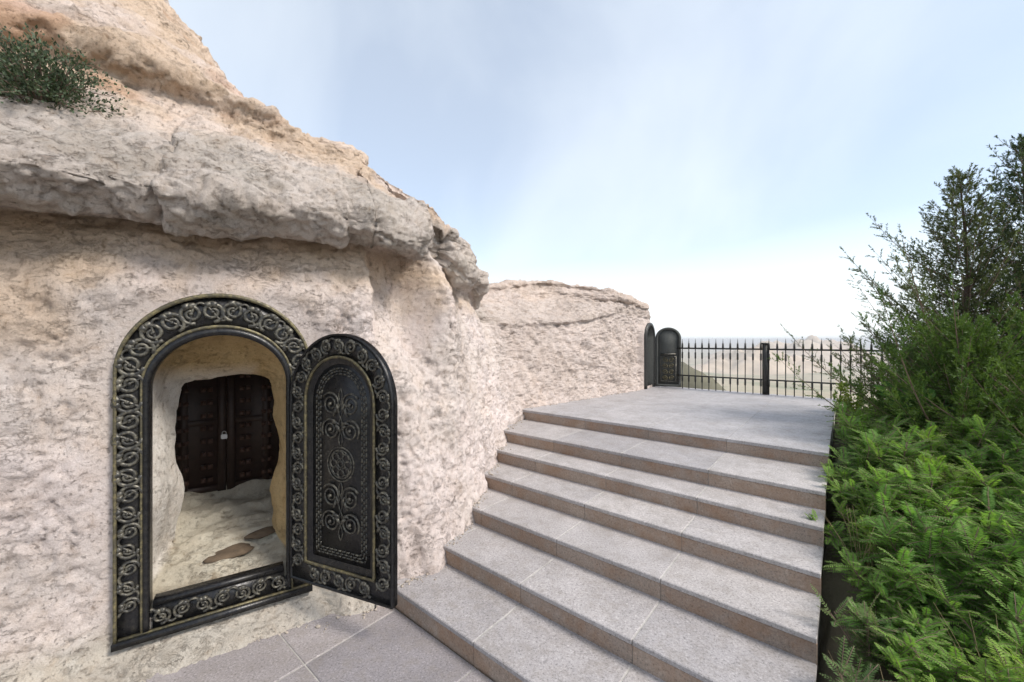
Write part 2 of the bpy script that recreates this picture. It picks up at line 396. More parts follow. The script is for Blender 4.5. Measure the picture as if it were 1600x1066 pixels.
st((-.50, 3.25), (-.75, .66), [(-.12, -.3), (-.06, .1), (.05, .4), (.20, .9), (.40, 1.5), (.70, 2.1), (.80, 2.70), (.46, 2.70), (.34, 2.80), (.40, 2.96), (.48, 3.06), (.60, 3.12), (.66, 3.16), (.78, 3.22), (.92, 3.28), (5, 3.1), (10, -2)])
st((-.36, 3.62), (-.9, .42), [(-.12, -.3), (-.06, .1), (.03, .5), (.12, .95), (.20, 1.5), (.20, 2.1), (.38, 2.60), (.40, 2.70), (.40, 2.80), (.36, 2.92), (.30, 2.98), (.38, 3.02), (.44, 3.06), (.52, 3.10), (.62, 3.14), (4, 3.0), (9, -2)])
st((-.24, 4.15), (-.95, .3), [(-.12, -.3), (-.06, .2), (.03, .6), (.12, 1.0), (.20, 1.5), (.34, 2.0), (.48, 2.50), (.34, 2.50), (.20, 2.60), (.24, 2.78), (.30, 2.88), (.36, 2.92), (.42, 2.96), (.50, 2.99), (.60, 3.02), (4, 2.9), (9, -2)])
st((-.08, 4.75), (-.95, .3), [(-.12, -.3), (-.06, .3), (.02, .7), (.12, 1.1), (.20, 1.5), (.30, 1.95), (.46, 2.40), (.36, 2.46), (.28, 2.54), (.30, 2.66), (.36, 2.74), (.42, 2.78), (.46, 2.80), (.54, 2.83), (.64, 2.86), (4, 2.6), (9, -2)])
st((.0, 5.22), (-.9, .44), [(-.12, -.3), (-.06, .4), (.0, .8), (.10, 1.1), (.22, 1.5), (.34, 1.85), (.50, 2.1), (.60, 2.20), (.62, 2.28), (.66, 2.36), (.72, 2.42), (.78, 2.46), (.84, 2.49), (.95, 2.53), (1.2, 2.58), (4, 2.3), (9, -2)])
st((.20, 5.62), (-.8, .6), [(-.12, -.3), (-.08, .4), (-.03, .85), (.04, 1.1), (.14, 1.5), (.22, 1.85), (.28, 2.08), (.27, 2.14), (.32, 2.20), (.42, 2.27), (.55, 2.38), (.70, 2.48), (.80, 2.54), (.92, 2.62), (1.2, 2.72), (4, 2.3), (9, -2)])
st((1.2, 6.54), (-.68, .73), [(-.12, -.3), (-.08, .4), (-.03, .85), (.03, 1.1), (.08, 1.5), (.14, 1.9), (.20, 2.16), (.16, 2.22), (.22, 2.29), (.38, 2.36), (.55, 2.52), (.70, 2.68), (.72, 2.74), (.82, 2.84), (1.0, 2.92), (4, 2.3), (9, -2)])
st((2.1, 7.37), (-.68, .73), [(-.12, -.3), (-.08, .4), (-.03, .85), (.03, 1.1), (.06, 1.5), (.09, 2.0), (.12, 2.34), (.12, 2.42), (.14, 2.50), (.18, 2.57), (.22, 2.62), (.15, 2.66), (.16, 2.71), (.22, 2.76), (.4, 2.79), (3, 2.4), (7, -2)])
st((2.60, 7.84), (-.9, .25), [(-.10, -.3), (-.06, .4), (-.02, .85), (.03, 1.1), (.07, 1.5), (.10, 2.0), (.12, 2.30), (.13, 2.38), (.14, 2.44), (.15, 2.50), (.16, 2.55), (.12, 2.60), (.13, 2.64), (.18, 2.69), (.4, 2.72), (2.5, 2.4), (6, -2)])
st((2.80, 8.1), (-.9, .5), [(-.06, -.3), (-.02, .4), (.0, .85), (.0, 1.1), (.0, 1.5), (.0, 2.0), (.02, 2.28), (.03, 2.34), (.05, 2.40), (.07, 2.46), (.09, 2.50), (.10, 2.54), (.14, 2.58), (.2, 2.61), (.4, 2.66), (2.5, 2.4), (6, -2)])
st((3.00, 8.42), (-.9, .4), [(-.06, -.3), (-.02, .4), (.0, .85), (.0, 1.1), (.03, 1.5), (.06, 2.0), (.12, 2.16), (.15, 2.22), (.19, 2.28), (.22, 2.34), (.26, 2.39), (.30, 2.44), (.34, 2.48), (.4, 2.52), (.6, 2.58), (2.5, 2.3), (6, -2)])
st((3.1, 9.4), (-1, .0), [(-.3, -2), (-.15, -.8), (.0, .3), (.1, .8), (.2, 1.2), (.3, 1.6), (.4, 1.8), (.45, 1.9), (.5, 2.0), (.55, 2.1), (.6, 2.15), (.7, 2.2), (.8, 2.25), (.9, 2.3), (1.2, 2.35), (2.5, 2.2), (6, -2)])
st((2.4, 12.5), (-.8, -.6), [(-1.5, -4), (-.8, -2), (.0, -.8), (.1, .0), (.2, .5), (.3, .9), (.4, 1.2), (.45, 1.3), (.5, 1.4), (.55, 1.5), (.6, 1.6), (.7, 1.7), (.8, 1.8), (.9, 1.9), (1.2, 2.0), (2.5, 2.0), (6, -2)])
CT = np.array([[[f[0] + i[0] * d, f[1] + i[1] * d, z] for d, z in pr] for f, i, pr in ST])     # (stations, levels, 3)
NSG, NLV = CT.shape[:2]

def cr_upsample(C, counts, k=0.62):
    """Catmull-Rom blended with straight interpolation along axis 0; counts per segment. Returns samples and parameter."""
    n = len(C); out = []; par = []
    for s in range(n - 1):
        p0, p1, p2, p3 = C[max(s - 1, 0)], C[s], C[s + 1], C[min(s + 2, n - 1)]
        tt = np.arange(counts[s]) / counts[s]
        if s == n - 2: tt = np.append(tt, 1.0)
        sh = (len(tt),) + (1,) * (C.ndim - 1); t = tt.reshape(sh)
        c = 0.5 * (2 * p1 + (p2 - p0) * t + (2 * p0 - 5 * p1 + 4 * p2 - p3) * t ** 2 + (3 * p1 - p0 - 3 * p2 + p3) * t ** 3)
        l = p1 * (1 - t) + p2 * t
        out.append(k * c + (1 - k) * l); par.append(s + tt)
    return np.concatenate(out), np.concatenate(par)
lev_len = np.linalg.norm(np.diff(CT[2:9], axis=1), axis=2).mean(0)
lev_step = [.05, .02, .014, .013, .013, .013, .012, .011, .011, .012, .013, .016, .016, .02, .05, .3]
lev_n = [max(2, int(math.ceil(l / s))) for l, s in zip(lev_len, lev_step)]
st_len = np.linalg.norm(np.diff(CT[:, 4], axis=0), axis=1)
st_step = [.1, .03, .014, .012, .012, .012, .008, .012, .012, .013, .015, .017, .02, .02, .024, .026, .026, .03, .03, .08, .3]
st_n = [max(3, int(math.ceil(l / s))) for l, s in zip(st_len, st_step)]
G1, lv = cr_upsample(np.swapaxes(CT, 0, 1), lev_n)          # rows = level
G2, sv = cr_upsample(np.swapaxes(G1, 0, 1), st_n, 0.8)      # rows = station
NS, NL = G2.shape[:2]
P = G2.reshape(-1, 3).copy()
SV = np.repeat(sv, NL); LV = np.tile(lv, NS)
def grid_normals(P):
    Gd = P.reshape(NS, NL, 3)
    n = np.cross(np.gradient(Gd, axis=0), np.gradient(Gd, axis=1)).reshape(-1, 3)
    return n / (np.linalg.norm(n, axis=1)[:, None] + 1e-9)
nrm = grid_normals(P)
wall = 1 - sstep(5.6, 6.3, LV)                # door wall and foot
ledge = sstep(6.2, 7.0, LV) * (1 - sstep(10.0, 10.8, LV))
upper = sstep(10.0, 10.8, LV)
# distance to the door region, in wall coordinates
rel = P[:, :2] - O; da = rel @ E; db = rel @ IN; dz = P[:, 2]
def arch_sd(a, z, cx, rx, z0, zs, ry):
    """rough signed distance (negative inside) to an arch: box below the spring zs, ellipse above"""
    ex = np.abs(a - cx)
    low = np.maximum(ex - rx, z0 - z)
    up = (np.sqrt((ex / rx) ** 2 + (np.maximum(z - zs, 0) / ry) ** 2) - 1) * min(rx, ry)
    return np.where(z > zs, np.maximum(up, -1), low)
sd = arch_sd(da, dz, DOOR_W / 2, DOOR_W / 2, 0.12, 1.70, 0.50)
near_door = (db > -0.6) & (db < 0.5)
flat = np.where(near_door, 1 - sstep(0.01, 0.16, sd), 0.0)
# second, far door
F0 = np.array([2.60, 7.82]); F1 = np.array([2.95, 8.30]); FE = (F1 - F0); FW = float(np.linalg.norm(FE)); FE = FE / FW; FIN = np.array([-FE[1], FE[0]])
rel2 = P[:, :2] - F0; fa = rel2 @ FE; fb = rel2 @ FIN
sd2 = arch_sd(fa, dz, FW / 2, FW / 2, 0.95, 1.95, 0.29)
near2 = (fb > -0.5) & (fb < 0.4)
flat2 = np.where(near2, 1 - sstep(0.0, 0.10, sd2), 0.0)
hollow = sstep(6.95, 7.15, SV) * (1 - sstep(9.5, 10.0, SV)) * sstep(1.65, 1.95, P[:, 2]) * wall
keep = (1 - flat) * (1 - flat2) * (1 - 0.75 * hollow)
# ledge blocks: each block of the stratum stands proud by its own amount, with a crack between
blk_edges = np.array([-1, 1.4, 3.52, 5.55, 8.15, 9.3, 10.3, 11.2, 11.9, 12.6, 40.0])
blk_off = np.array([.0, -.03, .03, .0, .05, -.08, .05, -.05, .04, 0.0])
sw = SV + 0.10 * noise(np.stack([LV * 1.3, SV * 0.3, LV * 0], 1)) + 0.03 * noise(P / 0.07)
bi = np.clip(np.searchsorted(blk_edges, sw) - 1, 0, len(blk_off) - 1)
off = blk_off[bi]
dist_edge = np.min(np.abs(sw[:, None] - blk_edges[None, 1:-1]), axis=1)
stw = np.interp(sw, np.arange(NSG - 1) + .5, st_len)        # metres per station unit
gap = np.exp(-(dist_edge * stw / 0.02) ** 2) * (0.35 + 0.65 * sstep(-.2, .3, noise(P / 0.3)))
disp = ledge * (off - 0.04 * gap)
# lumps, spalls, grain
Ps = P * np.array([1, 1, 1.25])
disp += keep * (0.030 * wall + 0.035 * ledge + 0.045 * upper) * fbm(Ps, 0.75, 2)
disp += keep * (0.014 * wall + 0.026 * ledge + 0.035 * upper) * fbm(Ps + 9, 0.24, 3)
rid = 1 - np.abs(fbm(Ps + 31, 0.16, 3)) * 2
disp += keep * (0.007 + 0.006 * ledge) * rid
disp += keep * 0.005 * fbm(P + 3, 0.05, 3, 0.6)
spur = sstep(6.0, 7.0, SV) * (1 - sstep(17.5, 18.5, SV)) * wall * (1 - 0.8 * sstep(6.9, 7.2, SV) * (1 - sstep(9.6, 10.2, SV)) * sstep(1.6, 1.9, P[:, 2]))
def terr(x): f_ = np.floor(x); return f_ + sstep(0.0, 0.22, x - f_)
disp += keep * (0.4 * wall + 0.6 * spur) * 0.013 * terr(2.6 * fbm(P * np.array([1, 1, 0.7]) + 5, 0.16, 3, 0.55))
disp += keep * ledge * 0.014 * terr(2.2 * fbm(P * np.array([1, 1, 1.6]) + 15, 0.22, 3, 0.55))
disp += upper * 0.020 * terr(2.4 * fbm(P * np.array([1, 1, 2.2]) + 25, 0.4, 4, 0.55))
# strata on the upper hill
disp += upper * 0.035 * np.sin(P[:, 2] * 9 + 2.2 * fbm(P + 50, 0.9, 2)) * sstep(-0.2, 0.5, fbm(P + 70, 1.1, 2)) * (1 - sstep(13.9, 14.6, LV))
pitn = fbm(P + 90, 0.07, 2); disp -= keep * (0.014 * sstep(0.3, 0.5, pitn) + 0.012 * sstep(0.35, 0.45, fbm(P * np.array([1, 1, 1.5]) + 130, 0.13, 4, 0.6)))
P = P + nrm * disp[:, None]
# seat the wall flat behind both door frames
db2 = (P[:, :2] - O) @ IN; P[:, :2] += (flat * (0.012 - db2))[:, None] * IN
fb2 = (P[:, :2] - F0) @ FIN; P[:, :2] += (flat2 * (0.012 - fb2))[:, None] * FIN
# tint
lin = lambda r, g_, b: np.array([(x / 255) ** 2.2 for x in (r, g_, b)])
c_wall, c_pink, c_tan, c_grey, c_orng, c_foot, c_warm = lin(216, 204, 197), lin(223, 210, 205), lin(208, 184, 160), lin(184, 175, 166), lin(190, 138, 102), lin(200, 193, 180), lin(214, 184, 146)
def bl(a, b, w): return a * (1 - w[:, None]) + b * w[:, None]
tint = np.tile(c_wall, (len(P), 1))
tint = bl(tint, np.tile(c_pink, (len(P), 1)), sstep(-.3, .4, fbm(P + 11, 0.9, 3)) * wall)
warm = wall * sstep(2.05, 2.55, P[:, 2] + 0.2 * fbm(P + 23, 0.3, 3)) * (1 - sstep(12.5, 13.3, SV))
tint = bl(tint, np.tile(c_warm, (len(P), 1)), 0.55 * warm)
lft = wall * (1 - sstep(2.2, 2.9, SV + .35 * fbm(P + 44, .5, 2) + 0.5 * (P[:, 2] - 2.0))) * sstep(1.7, 2.0, P[:, 2])
tint = bl(tint, np.tile(c_tan, (len(P), 1)), 0.7 * lft)
tint = bl(tint, np.tile(c_grey, (len(P), 1)), ledge * (0.55 + 0.35 * sstep(-.2, .4, fbm(P + 7, 0.4, 3))))
tint = bl(tint, np.tile(c_tan, (len(P), 1)), upper * 0.85)
tint = bl(tint, np.tile(c_pink, (len(P), 1)), upper * 0.55 * sstep(-.1, .4, fbm(P + 60, 0.8, 3)))
org = upper * sstep(0.15, 0.55, fbm(P * np.array([1, 1, 2.2]) + 80, 0.9, 3) + 0.45 * np.exp(-((SV - 6.3) / 1.0) ** 2) * sstep(11.5, 13.5, LV) - 0.12) * (1 - sstep(11.5, 13, SV))
tint = bl(tint, np.tile(c_orng, (len(P), 1)), 0.45 * org)
ft = (1 - sstep(0.10, 0.30, P[:, 2])) * (1 - sstep(6.0, 7.0, SV))
tint = bl(tint, np.tile(c_foot, (len(P), 1)), 0.8 * ft)
farw = sstep(12.8, 14, SV); tint = bl(tint, np.tile(lin(200, 186, 178), (len(P), 1)), 0.75 * farw)
# openings
dz = P[:, 2]; da = (P[:, :2] - O) @ E; dbb = (P[:, :2] - O) @ IN
hole1 = (arch_sd(da, dz, DOOR_W / 2, DOOR_W / 2 - 0.07, 0.20, 1.66, 0.44) < 0) & (np.abs(dbb) < 0.12)
fa = (P[:, :2] - F0) @ FE; fbb = (P[:, :2] - F0) @ FIN
hole2 = (arch_sd(fa, dz, FW / 2, FW / 2 - 0.03, 0.97, 1.95, 0.26) < 0) & (np.abs(fbb) < 0.12)
hole = hole1 | hole2
ii = np.arange(NS - 1)[:, None] * NL + np.arange(NL - 1)[None]
RF = np.stack([ii, ii + NL, ii + NL + 1, ii + 1], -1).reshape(-1, 4)
RF = RF[~hole[RF].all(1)]
cliff = obj('cliff', mesh_np('cliff', P, RF, M_ROCK, True, tint))
tag(cliff, kind='structure')

# the rough passage behind the iron frame, in door coordinates (x along the wall, y into the hill)
def ring(a0, a1, z0, zs, ztop, m=180, sq=2.0):
    """closed outline: floor, right side, arch, left side, evenly spread"""
    pts = []
    cx = (a0 + a1) / 2; rx = (a1 - a0) / 2
    nf, nsd = m // 4, m // 5; na = m - nf - 2 * nsd
    for k in range(nf): pts.append((a0 + (a1 - a0) * k / nf, z0))
    for k in range(nsd): pts.append((a1, z0 + (zs - z0) * k / nsd))
    for k in range(na):
        th = math.pi * k / na; c, s = math.cos(th), math.sin(th)
        pts.append((cx + rx * math.copysign(abs(c) ** (2 / sq), c), zs + (ztop - zs) * abs(s) ** (2 / sq)))
    for k in range(nsd): pts.append((a0, zs - (zs - z0) * k / nsd))
    return np.array(pts)
rings = [(0.00, ring(.10, .935, .24, 1.62, 2.06, sq=2.0)), (0.04, ring(.10, .935, .25, 1.62, 2.06)), (0.16, ring(.11, .925, .27, 1.58, 2.0)), (0.34, ring(.16, .88, .33, 1.5, 1.88, sq=2.3)),
         (0.56, ring(.215, .83, .41, 1.46, 1.63, sq=5.0)), (0.60, ring(.21, .84, .42, 1.47, 1.64, sq=5.0)), (0.68, ring(.05, .98, .44, 1.6, 1.9, sq=3)), (0.9, ring(-.1, 1.12, .5, 1.7, 2.05, sq=3)), (1.25, ring(-.2, 1.2, .60, 1.7, 2.05, sq=3)), (1.5, ring(-.2, 1.2, .60, 1.7, 2.05, sq=3))]
RC = np.array([[[p[0], y, p[1]] for p in r] for y, r in rings])
RG, rv = cr_upsample(RC, [3, 8, 12, 16, 5, 8, 10, 14, 6], 0.5)
nr, nm = RG.shape[:2]; NP = RG.reshape(-1, 3)
dnx = np.cross(np.gradient(RG, axis=0), np.roll(RG, -1, 1) - np.roll(RG, 1, 1)).reshape(-1, 3); dnx /= np.linalg.norm(dnx, axis=1)[:, None] + 1e-9
RVf = np.repeat(rv, nm)
amp = sstep(0.3, 2.5, RVf)
dd = amp * (0.05 * fbm(NP + 5, 0.42, 2, .35) + 0.007 * fbm(NP + 8, 0.06, 3, .6)) + 0.05 * np.exp(-((RVf - 4.3) / 0.9) ** 2) * fbm(NP + 2, 0.45, 2, .4)
flo = (np.arange(len(NP)) % nm) < nm // 4
dd = np.where(flo, amp * (0.06 * fbm(NP * np.array([.6, 1, 1]) + 21, 0.22, 4)), dd)
NP = NP + dnx * dd[:, None]
jj = np.arange(nm); i2 = np.arange(nr - 1)[:, None]
NF = np.stack([i2 * nm + jj, (i2 + 1) * nm + jj, (i2 + 1) * nm + (jj + 1) % nm, i2 * nm + (jj + 1) % nm], -1).reshape(-1, 4)
NP = np.vstack([NP, [[.5, 1.5, 1.2]]])
capf = np.stack([(nr - 1) * nm + jj, np.full(nm, nr * nm), (nr - 1) * nm + (jj + 1) % nm], -1)
flo = np.append(flo, False)
nt = np.tile(lin(240, 234, 226), (len(NP), 1))  # pale tint raised to put the bright light on the left side into colour
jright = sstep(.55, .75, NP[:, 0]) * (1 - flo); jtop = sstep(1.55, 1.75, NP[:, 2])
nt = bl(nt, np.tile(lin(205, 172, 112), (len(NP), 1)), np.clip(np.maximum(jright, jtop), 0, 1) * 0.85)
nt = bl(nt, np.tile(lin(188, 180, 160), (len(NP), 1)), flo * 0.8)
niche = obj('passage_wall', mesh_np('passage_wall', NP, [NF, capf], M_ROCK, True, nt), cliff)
niche.location = (O[0], O[1], 0); niche.rotation_euler = (0, 0, EA)

# ------------------------------------------------------------------ paving, stairs and landing
site_rot = (0, 0, SITE_RZ)
def slab(name, A0, A1, N0, N1, ztop, th, mat, parent, bev=0.004, gapw=0.0035):
    A0 += gapw; A1 -= gapw; N0 += gapw; N1 -= gapw
    me = box_mesh(name, A1 - A0, N1 - N0, th, mat, bev)
    return obj(name, me, parent, site((A0 + A1) / 2, (N0 + N1) / 2, ztop), site_rot)
paving = obj('pavement', box_mesh('pavement', 4.6, 5.2, .1, M_MORTAR, 0), None, site(-.655, -2.70, -.006), site_rot)
tag(paving, kind='structure')
def child_keep(o, parent):
    o.parent = parent; o.matrix_parent_inverse = (Matrix.LocRotScale(parent.location, parent.rotation_euler, None)).inverted()
a_edges = [1.645, 1.02, .40, -.22, -.84, -1.46, -2.08, -2.7]
for i in range(len(a_edges) - 1):
    k0 = 0.0 if i == 0 else 0.0
    n_edges = [-5.2, -4.77, -3.99, -3.21, -2.43, -1.65, -.87, -.11]
    for j in range(len(n_edges) - 1):
        o = slab('paving_slab', a_edges[i + 1], a_edges[i], n_edges[j], n_edges[j + 1], random.uniform(-.0012, .0012), .04, M_PAVE, None)
        child_keep(o, paving)

stairs = empty('granite_stairs', site(1.645, -1.6, 0), 0)
tag(stairs, 'broad flight of speckled grey granite steps climbing beside the rock wall', 'stairs')
NOSE = [1.645, 2.085, 2.52, 2.945, 3.33, 3.665, 4.35]
FOOT = [-2.75, -2.75, -2.85, -3.05, -3.25, -3.4, -3.75]
RISE = 0.133; TT = 0.032
RE = -0.105
for i, A in enumerate(NOSE[:6]):
    z = RISE * (i + 1); A1 = NOSE[i + 1] + 0.02
    edges = [RE, -.89, -1.67, -2.46]
    edges = [e for e in edges if e > FOOT[i] + 0.15] + [FOOT[i]]
    for j in range(len(edges) - 1):
        child_keep(slab('tread_slab', A, A1, edges[j + 1], edges[j], z + random.uniform(-.0008, .0008), TT, M_TREAD, None, 0.005, 0.002), stairs)
for i, A in enumerate(NOSE):
    z = RISE * (i + 1); F = FOOT[i]
    edges = [e for e in [RE, -.89, -1.67, -2.46] if e > F + 0.15] + [F]
    for j in range(len(edges) - 1):
        child_keep(slab('riser_slab', A + 0.006, A + 0.03, edges[j + 1], edges[j], z - TT - .001, RISE - TT - .001 + (.03 if i else .02), M_RISER, None, 0.002, 0.0015), stairs)
    # concrete body of the step
    A1 = (NOSE[i + 1] if i < 6 else 8.45) + 0.02
    top = z - 0.003 if i < 6 else z - TT - .002
    child_keep(slab('step_core', A + 0.0125, A1 + (0.012 if i < 6 else 0), F, RE - 0.012, top, top + 0.2 + 0.002 * i, M_MORTAR, None, 0, 0), stairs)
landing = obj('landing', box_mesh('landing', 4.06, 3.9, .018, M_MORTAR, 0), None, site(6.425, -2.09, RISE * 7 - .012), site_rot)
tag(landing, kind='structure')
la = [4.35, 5.17, 5.99, 6.81, 7.63, 8.45]; ln = [RE, -.89, -1.67, -2.46, -3.24, -4.02]
for i in range(5):
    for j in range(5):
        child_keep(slab('landing_slab', la[i], la[i + 1], ln[j + 1], ln[j], RISE * 7, TT if i == 0 else .03, M_LAND, None, 0.003, 0.001), landing)

# ------------------------------------------------------------------ iron door frame with scrolls
frame = empty('door_frame', (O[0], O[1], 0), EA)
tag(frame, 'large arched black metal door frame with scrollwork set into the rock wall', 'door frame')
def arch_path(cx, rx, z0, zs, ry, nv=20, na=40):
    pts = [(cx - rx, z0 + (zs - z0) * k / nv) for k in range(nv)]
    pts += [(cx - rx * math.cos(math.pi * k / na), zs + ry * math.sin(math.pi * k / na)) for k in range(na + 1)]
    pts += [(cx + rx, zs - (zs - z0) * (k + 1) / nv) for k in range(nv)]
    return np.array(pts)
def strip(mb, A, B, y0, y1, close=False):
    """solid band between two x-z polylines, front at y0 (towards the viewer), back at y1"""
    n = len(A)
    V = np.vstack([np.c_[A[:, 0], np.full(n, y0), A[:, 1]], np.c_[B[:, 0], np.full(n, y0), B[:, 1]], np.c_[A[:, 0], np.full(n, y1), A[:, 1]], np.c_[B[:, 0], np.full(n, y1), B[:, 1]]])
    k = np.arange(n - 1)
    if close: k = np.arange(n)
    k1 = (k + 1) % n
    F = np.vstack([np.stack([k, k1, n + k1, n + k], -1), np.stack([2 * n + k, 3 * n + k, 3 * n + k1, 2 * n + k1], -1), np.stack([k, 2 * n + k, 2 * n + k1, k1], -1), np.stack([n + k, n + k1, 3 * n + k1, 3 * n + k], -1)])
    if not close: F = np.vstack([F, [[0, n, 3 * n, 2 * n], [n - 1, 3 * n - 1, 4 * n - 1, 2 * n - 1]]])
    mb.add(V, F)
CX = DOOR_W / 2
outer = arch_path(CX, DOOR_W / 2, .12, 1.70, .50); inner = arch_path(CX, .372, .12, 1.60, .345)
def lerp(a, b, t): return a * (1 - t) + b * t
mb = MB(); strip(mb, outer, inner, -0.012, 0.05); obj('arch_band', mb.mesh('arch_band', M_BLACK), frame)
mb = MB(); strip(mb, outer, lerp(outer, inner, .10), -0.034, -0.0125); obj('outer_moulding', mb.mesh('outer_moulding', M_EDGE), frame)
mb = MB(); strip(mb, lerp(outer, inner, .80), lerp(outer, inner, .88), -0.030, -0.0125); obj('inner_moulding', mb.mesh('inner_moulding', M_EDGE), frame)
mb = MB(); strip(mb, lerp(outer, inner, .885), lerp(outer, inner, 1.06), -0.032, 0.09); obj('inner_rim', mb.mesh('inner_rim', M_BLACK), frame)
mb = MB(); mb.box((CX, .0185, .205), (2 * .372 - .05, .061, .168)); obj('sill', mb.mesh('sill', M_BLACK), frame)
mb = MB(); mb.box((CX, .020, .302), (2 * .372 - .056, .085, .028)); obj('sill_cap', mb.mesh('sill_cap', M_BLACK), frame)
mb = MB(); mb.box((CX, -.014, .118), (DOOR_W + .01, .07, .036)); obj('bottom_lip', mb.mesh('bottom_lip', M_BLACK), frame)
mb = MB(); mb.box((CX, -.023, .143), (DOOR_W - .04, .02, .012)); obj('sill_moulding', mb.mesh('sill_moulding', M_EDGE), frame)

def scroll_mesh(name, size, mat, tr=0.0075, turns=1.55, hand=1):
    """spiral volute with a bud and a side leaf, in the x-z plane, front towards -y"""
    mb = MB(); m = 30
    th = np.linspace(0, turns * 2 * math.pi, m); r = size * (1 - 0.72 * th / th[-1])
    Pp = np.c_[hand * r * np.cos(th), np.full(m, 0.0), r * np.sin(th)]
    mb.tube(Pp, np.linspace(tr, tr * .75, m), 6, up=(0, 1, 0), flat=(1, 1.5))
    e = Pp[-1]
    k = np.linspace(0, 1, 5); c = np.linspace(-1, 1, 5)
    mb.tube(np.c_[c * size * .02, -.004 - .006 * (1 - c ** 2), c * size * .16], size * .17 * np.sqrt(np.clip(1.02 - c ** 2, 0, 1)) + 1e-4, 8, up=(1, 0, 0))
    for an, ln_ in ((2.4, .62), (3.0, .5)):
        t = np.linspace(0, 1, 6); ang = an + .9 * t
        q = np.c_[hand * (size * (.55 + .5 * t)) * np.cos(ang), -.002 - 0 * t, size * (.55 + .5 * t) * np.sin(ang)]
        mb.tube(q, tr * (.3 + 1.5 * np.sin(math.pi * np.clip(t, .05, .97))), 5, up=(0, 1, 0))
    return mb.mesh(name, mat, True)
SC = {h: scroll_mesh('scroll', .046, M_RAISE, .0095, hand=h) for h in (1, -1)}
SCB = {h: scroll_mesh('scroll', .046, M_RAISE, hand=h) for h in (1, -1)}
mid = lerp(outer, inner, .45)
def resample(Pl, n):
    d = np.r_[0, np.cumsum(np.linalg.norm(np.diff(Pl, axis=0), axis=1))]; s = np.linspace(0, d[-1], n)
    return np.c_[np.interp(s, d, Pl[:, 0]), np.interp(s, d, Pl[:, 1])], d[-1]
def run_scrolls(path, count, parent, y, mats, wave_amp, vine_name='vine', tr=.0065, mat=None, sc=1.0, width=None):
    mat = mat or M_RAISE
    q, Ln = resample(path, count * 12 + 1)
    T = np.gradient(q, axis=0); T /= np.linalg.norm(T, axis=1)[:, None]; Nn = np.c_[-T[:, 1], T[:, 0]]
    ph = np.arange(len(q)) / 12 * math.pi
    wl_ = np.ones(len(q))
    if width is not None: wl_ = np.clip(np.interp(np.linspace(0, 1, len(q)), np.linspace(0, 1, len(width)), width) / .15, 1, 1.4)
    w = (wave_amp * wl_ * np.cos(ph))[:, None] * Nn + q
    m = MB(); m.tube(np.c_[w[:, 0], np.full(len(w), y), w[:, 1]], tr, 6, up=(0, 1, 0), flat=(1, 1.4))
    obj(vine_name, m.mesh(vine_name, mat, True), parent)
    for k in range(count):
        i = k * 12 + 6; h = 1 if k % 2 == 0 else -1
        c = q[i] - h * 0.10 * wave_amp * Nn[i]
        ang = math.atan2(T[i, 1], T[i, 0])
        o = obj('scroll', mats[h], parent, (c[0], y - .001, c[1])); o.rotation_euler = (0, -ang + (math.pi / 2 if h > 0 else -math.pi / 2), 0); o.scale = (sc * wl_[i], 1, sc * wl_[i])
q_o, _ = resample(outer, 200); q_i, _ = resample(inner, 200)
run_scrolls(mid[2:-2], 38, frame, -0.017, SC, 0.044, tr=.0085, width=np.linalg.norm(q_o - q_i, axis=1))
run_scrolls(np.array([[.16, .218], [DOOR_W - .16, .218]]), 7, frame, -0.017, SC, 0.050, tr=.008)

# ------------------------------------------------------------------ open iron door leaf
HG = O + E * 0.915 + IN * (-0.055)
leaf_dir = np.array([0.83, -0.335]); leaf_ang = math.atan2(leaf_dir[1], leaf_dir[0])
leaf = empty('door_leaf', (HG[0], HG[1], 0.25), leaf_ang)
tag(leaf, 'open arched black metal door leaf with rosette and scroll panel, beside the stair foot', 'door')
LW, LH, LS = 0.87, 1.69, 1.24                       # width, height, spring height
lo = arch_path(LW / 2, LW / 2, 0.0, LS, LH - LS); li = arch_path(LW / 2, LW / 2 - .15, .15, LS, LH - LS - .16)
def plate(mb, outl, y0, y1):
    n = len(outl); V = np.vstack([np.c_[outl[:, 0], np.full(n, y0), outl[:, 1]], np.c_[outl[:, 0], np.full(n, y1), outl[:, 1]]])
    c = outl.mean(0); V = np.vstack([V, [c[0], y0, c[1]], [c[0], y1, c[1]]])
    k = np.arange(n); k1 = (k + 1) % n
    mb.add(V, np.stack([k, n + k, n + k1, k1], -1), np.vstack([np.stack([np.full(n, 2 * n), k, k1], -1), np.stack([np.full(n, 2 * n + 1), n + k1, n + k], -1)]))
mb = MB(); plate(mb, lerp(lo, li, .5), 0.004, 0.022); obj('back_plate', mb.mesh('back_plate', M_BLACK), leaf)
mb = MB(); strip(mb, lo, li, -0.012, 0.026, True); obj('border_band', mb.mesh('border_band', M_BLACK), leaf)
mb = MB(); strip(mb, lo, lerp(lo, li, .07), -0.024, 0.028, True); obj('outer_rim', mb.mesh('outer_rim', M_BLACK), leaf)
mb = MB(); strip(mb, lerp(lo, li, .90), lerp(lo, li, 1.0), -0.026, -0.0125, True); obj('inner_moulding', mb.mesh('inner_moulding', M_EDGE), leaf)
# sloped reveal into the sunk panel
pin = arch_path(LW / 2, LW / 2 - .19, .19, LS, LH - LS - .20)
mb = MB(); n_ = len(li)
V = np.vstack([np.c_[li[:, 0], np.full(n_, -.012), li[:, 1]], np.c_[pin[:, 0], np.full(n_, .002), pin[:, 1]]])
k = np.arange(n_); k1 = (k + 1) % n_
mb.add(V, np.stack([k, k1, n_ + k1, n_ + k], -1)); obj('panel_reveal', mb.mesh('panel_reveal', M_BLACK), leaf)
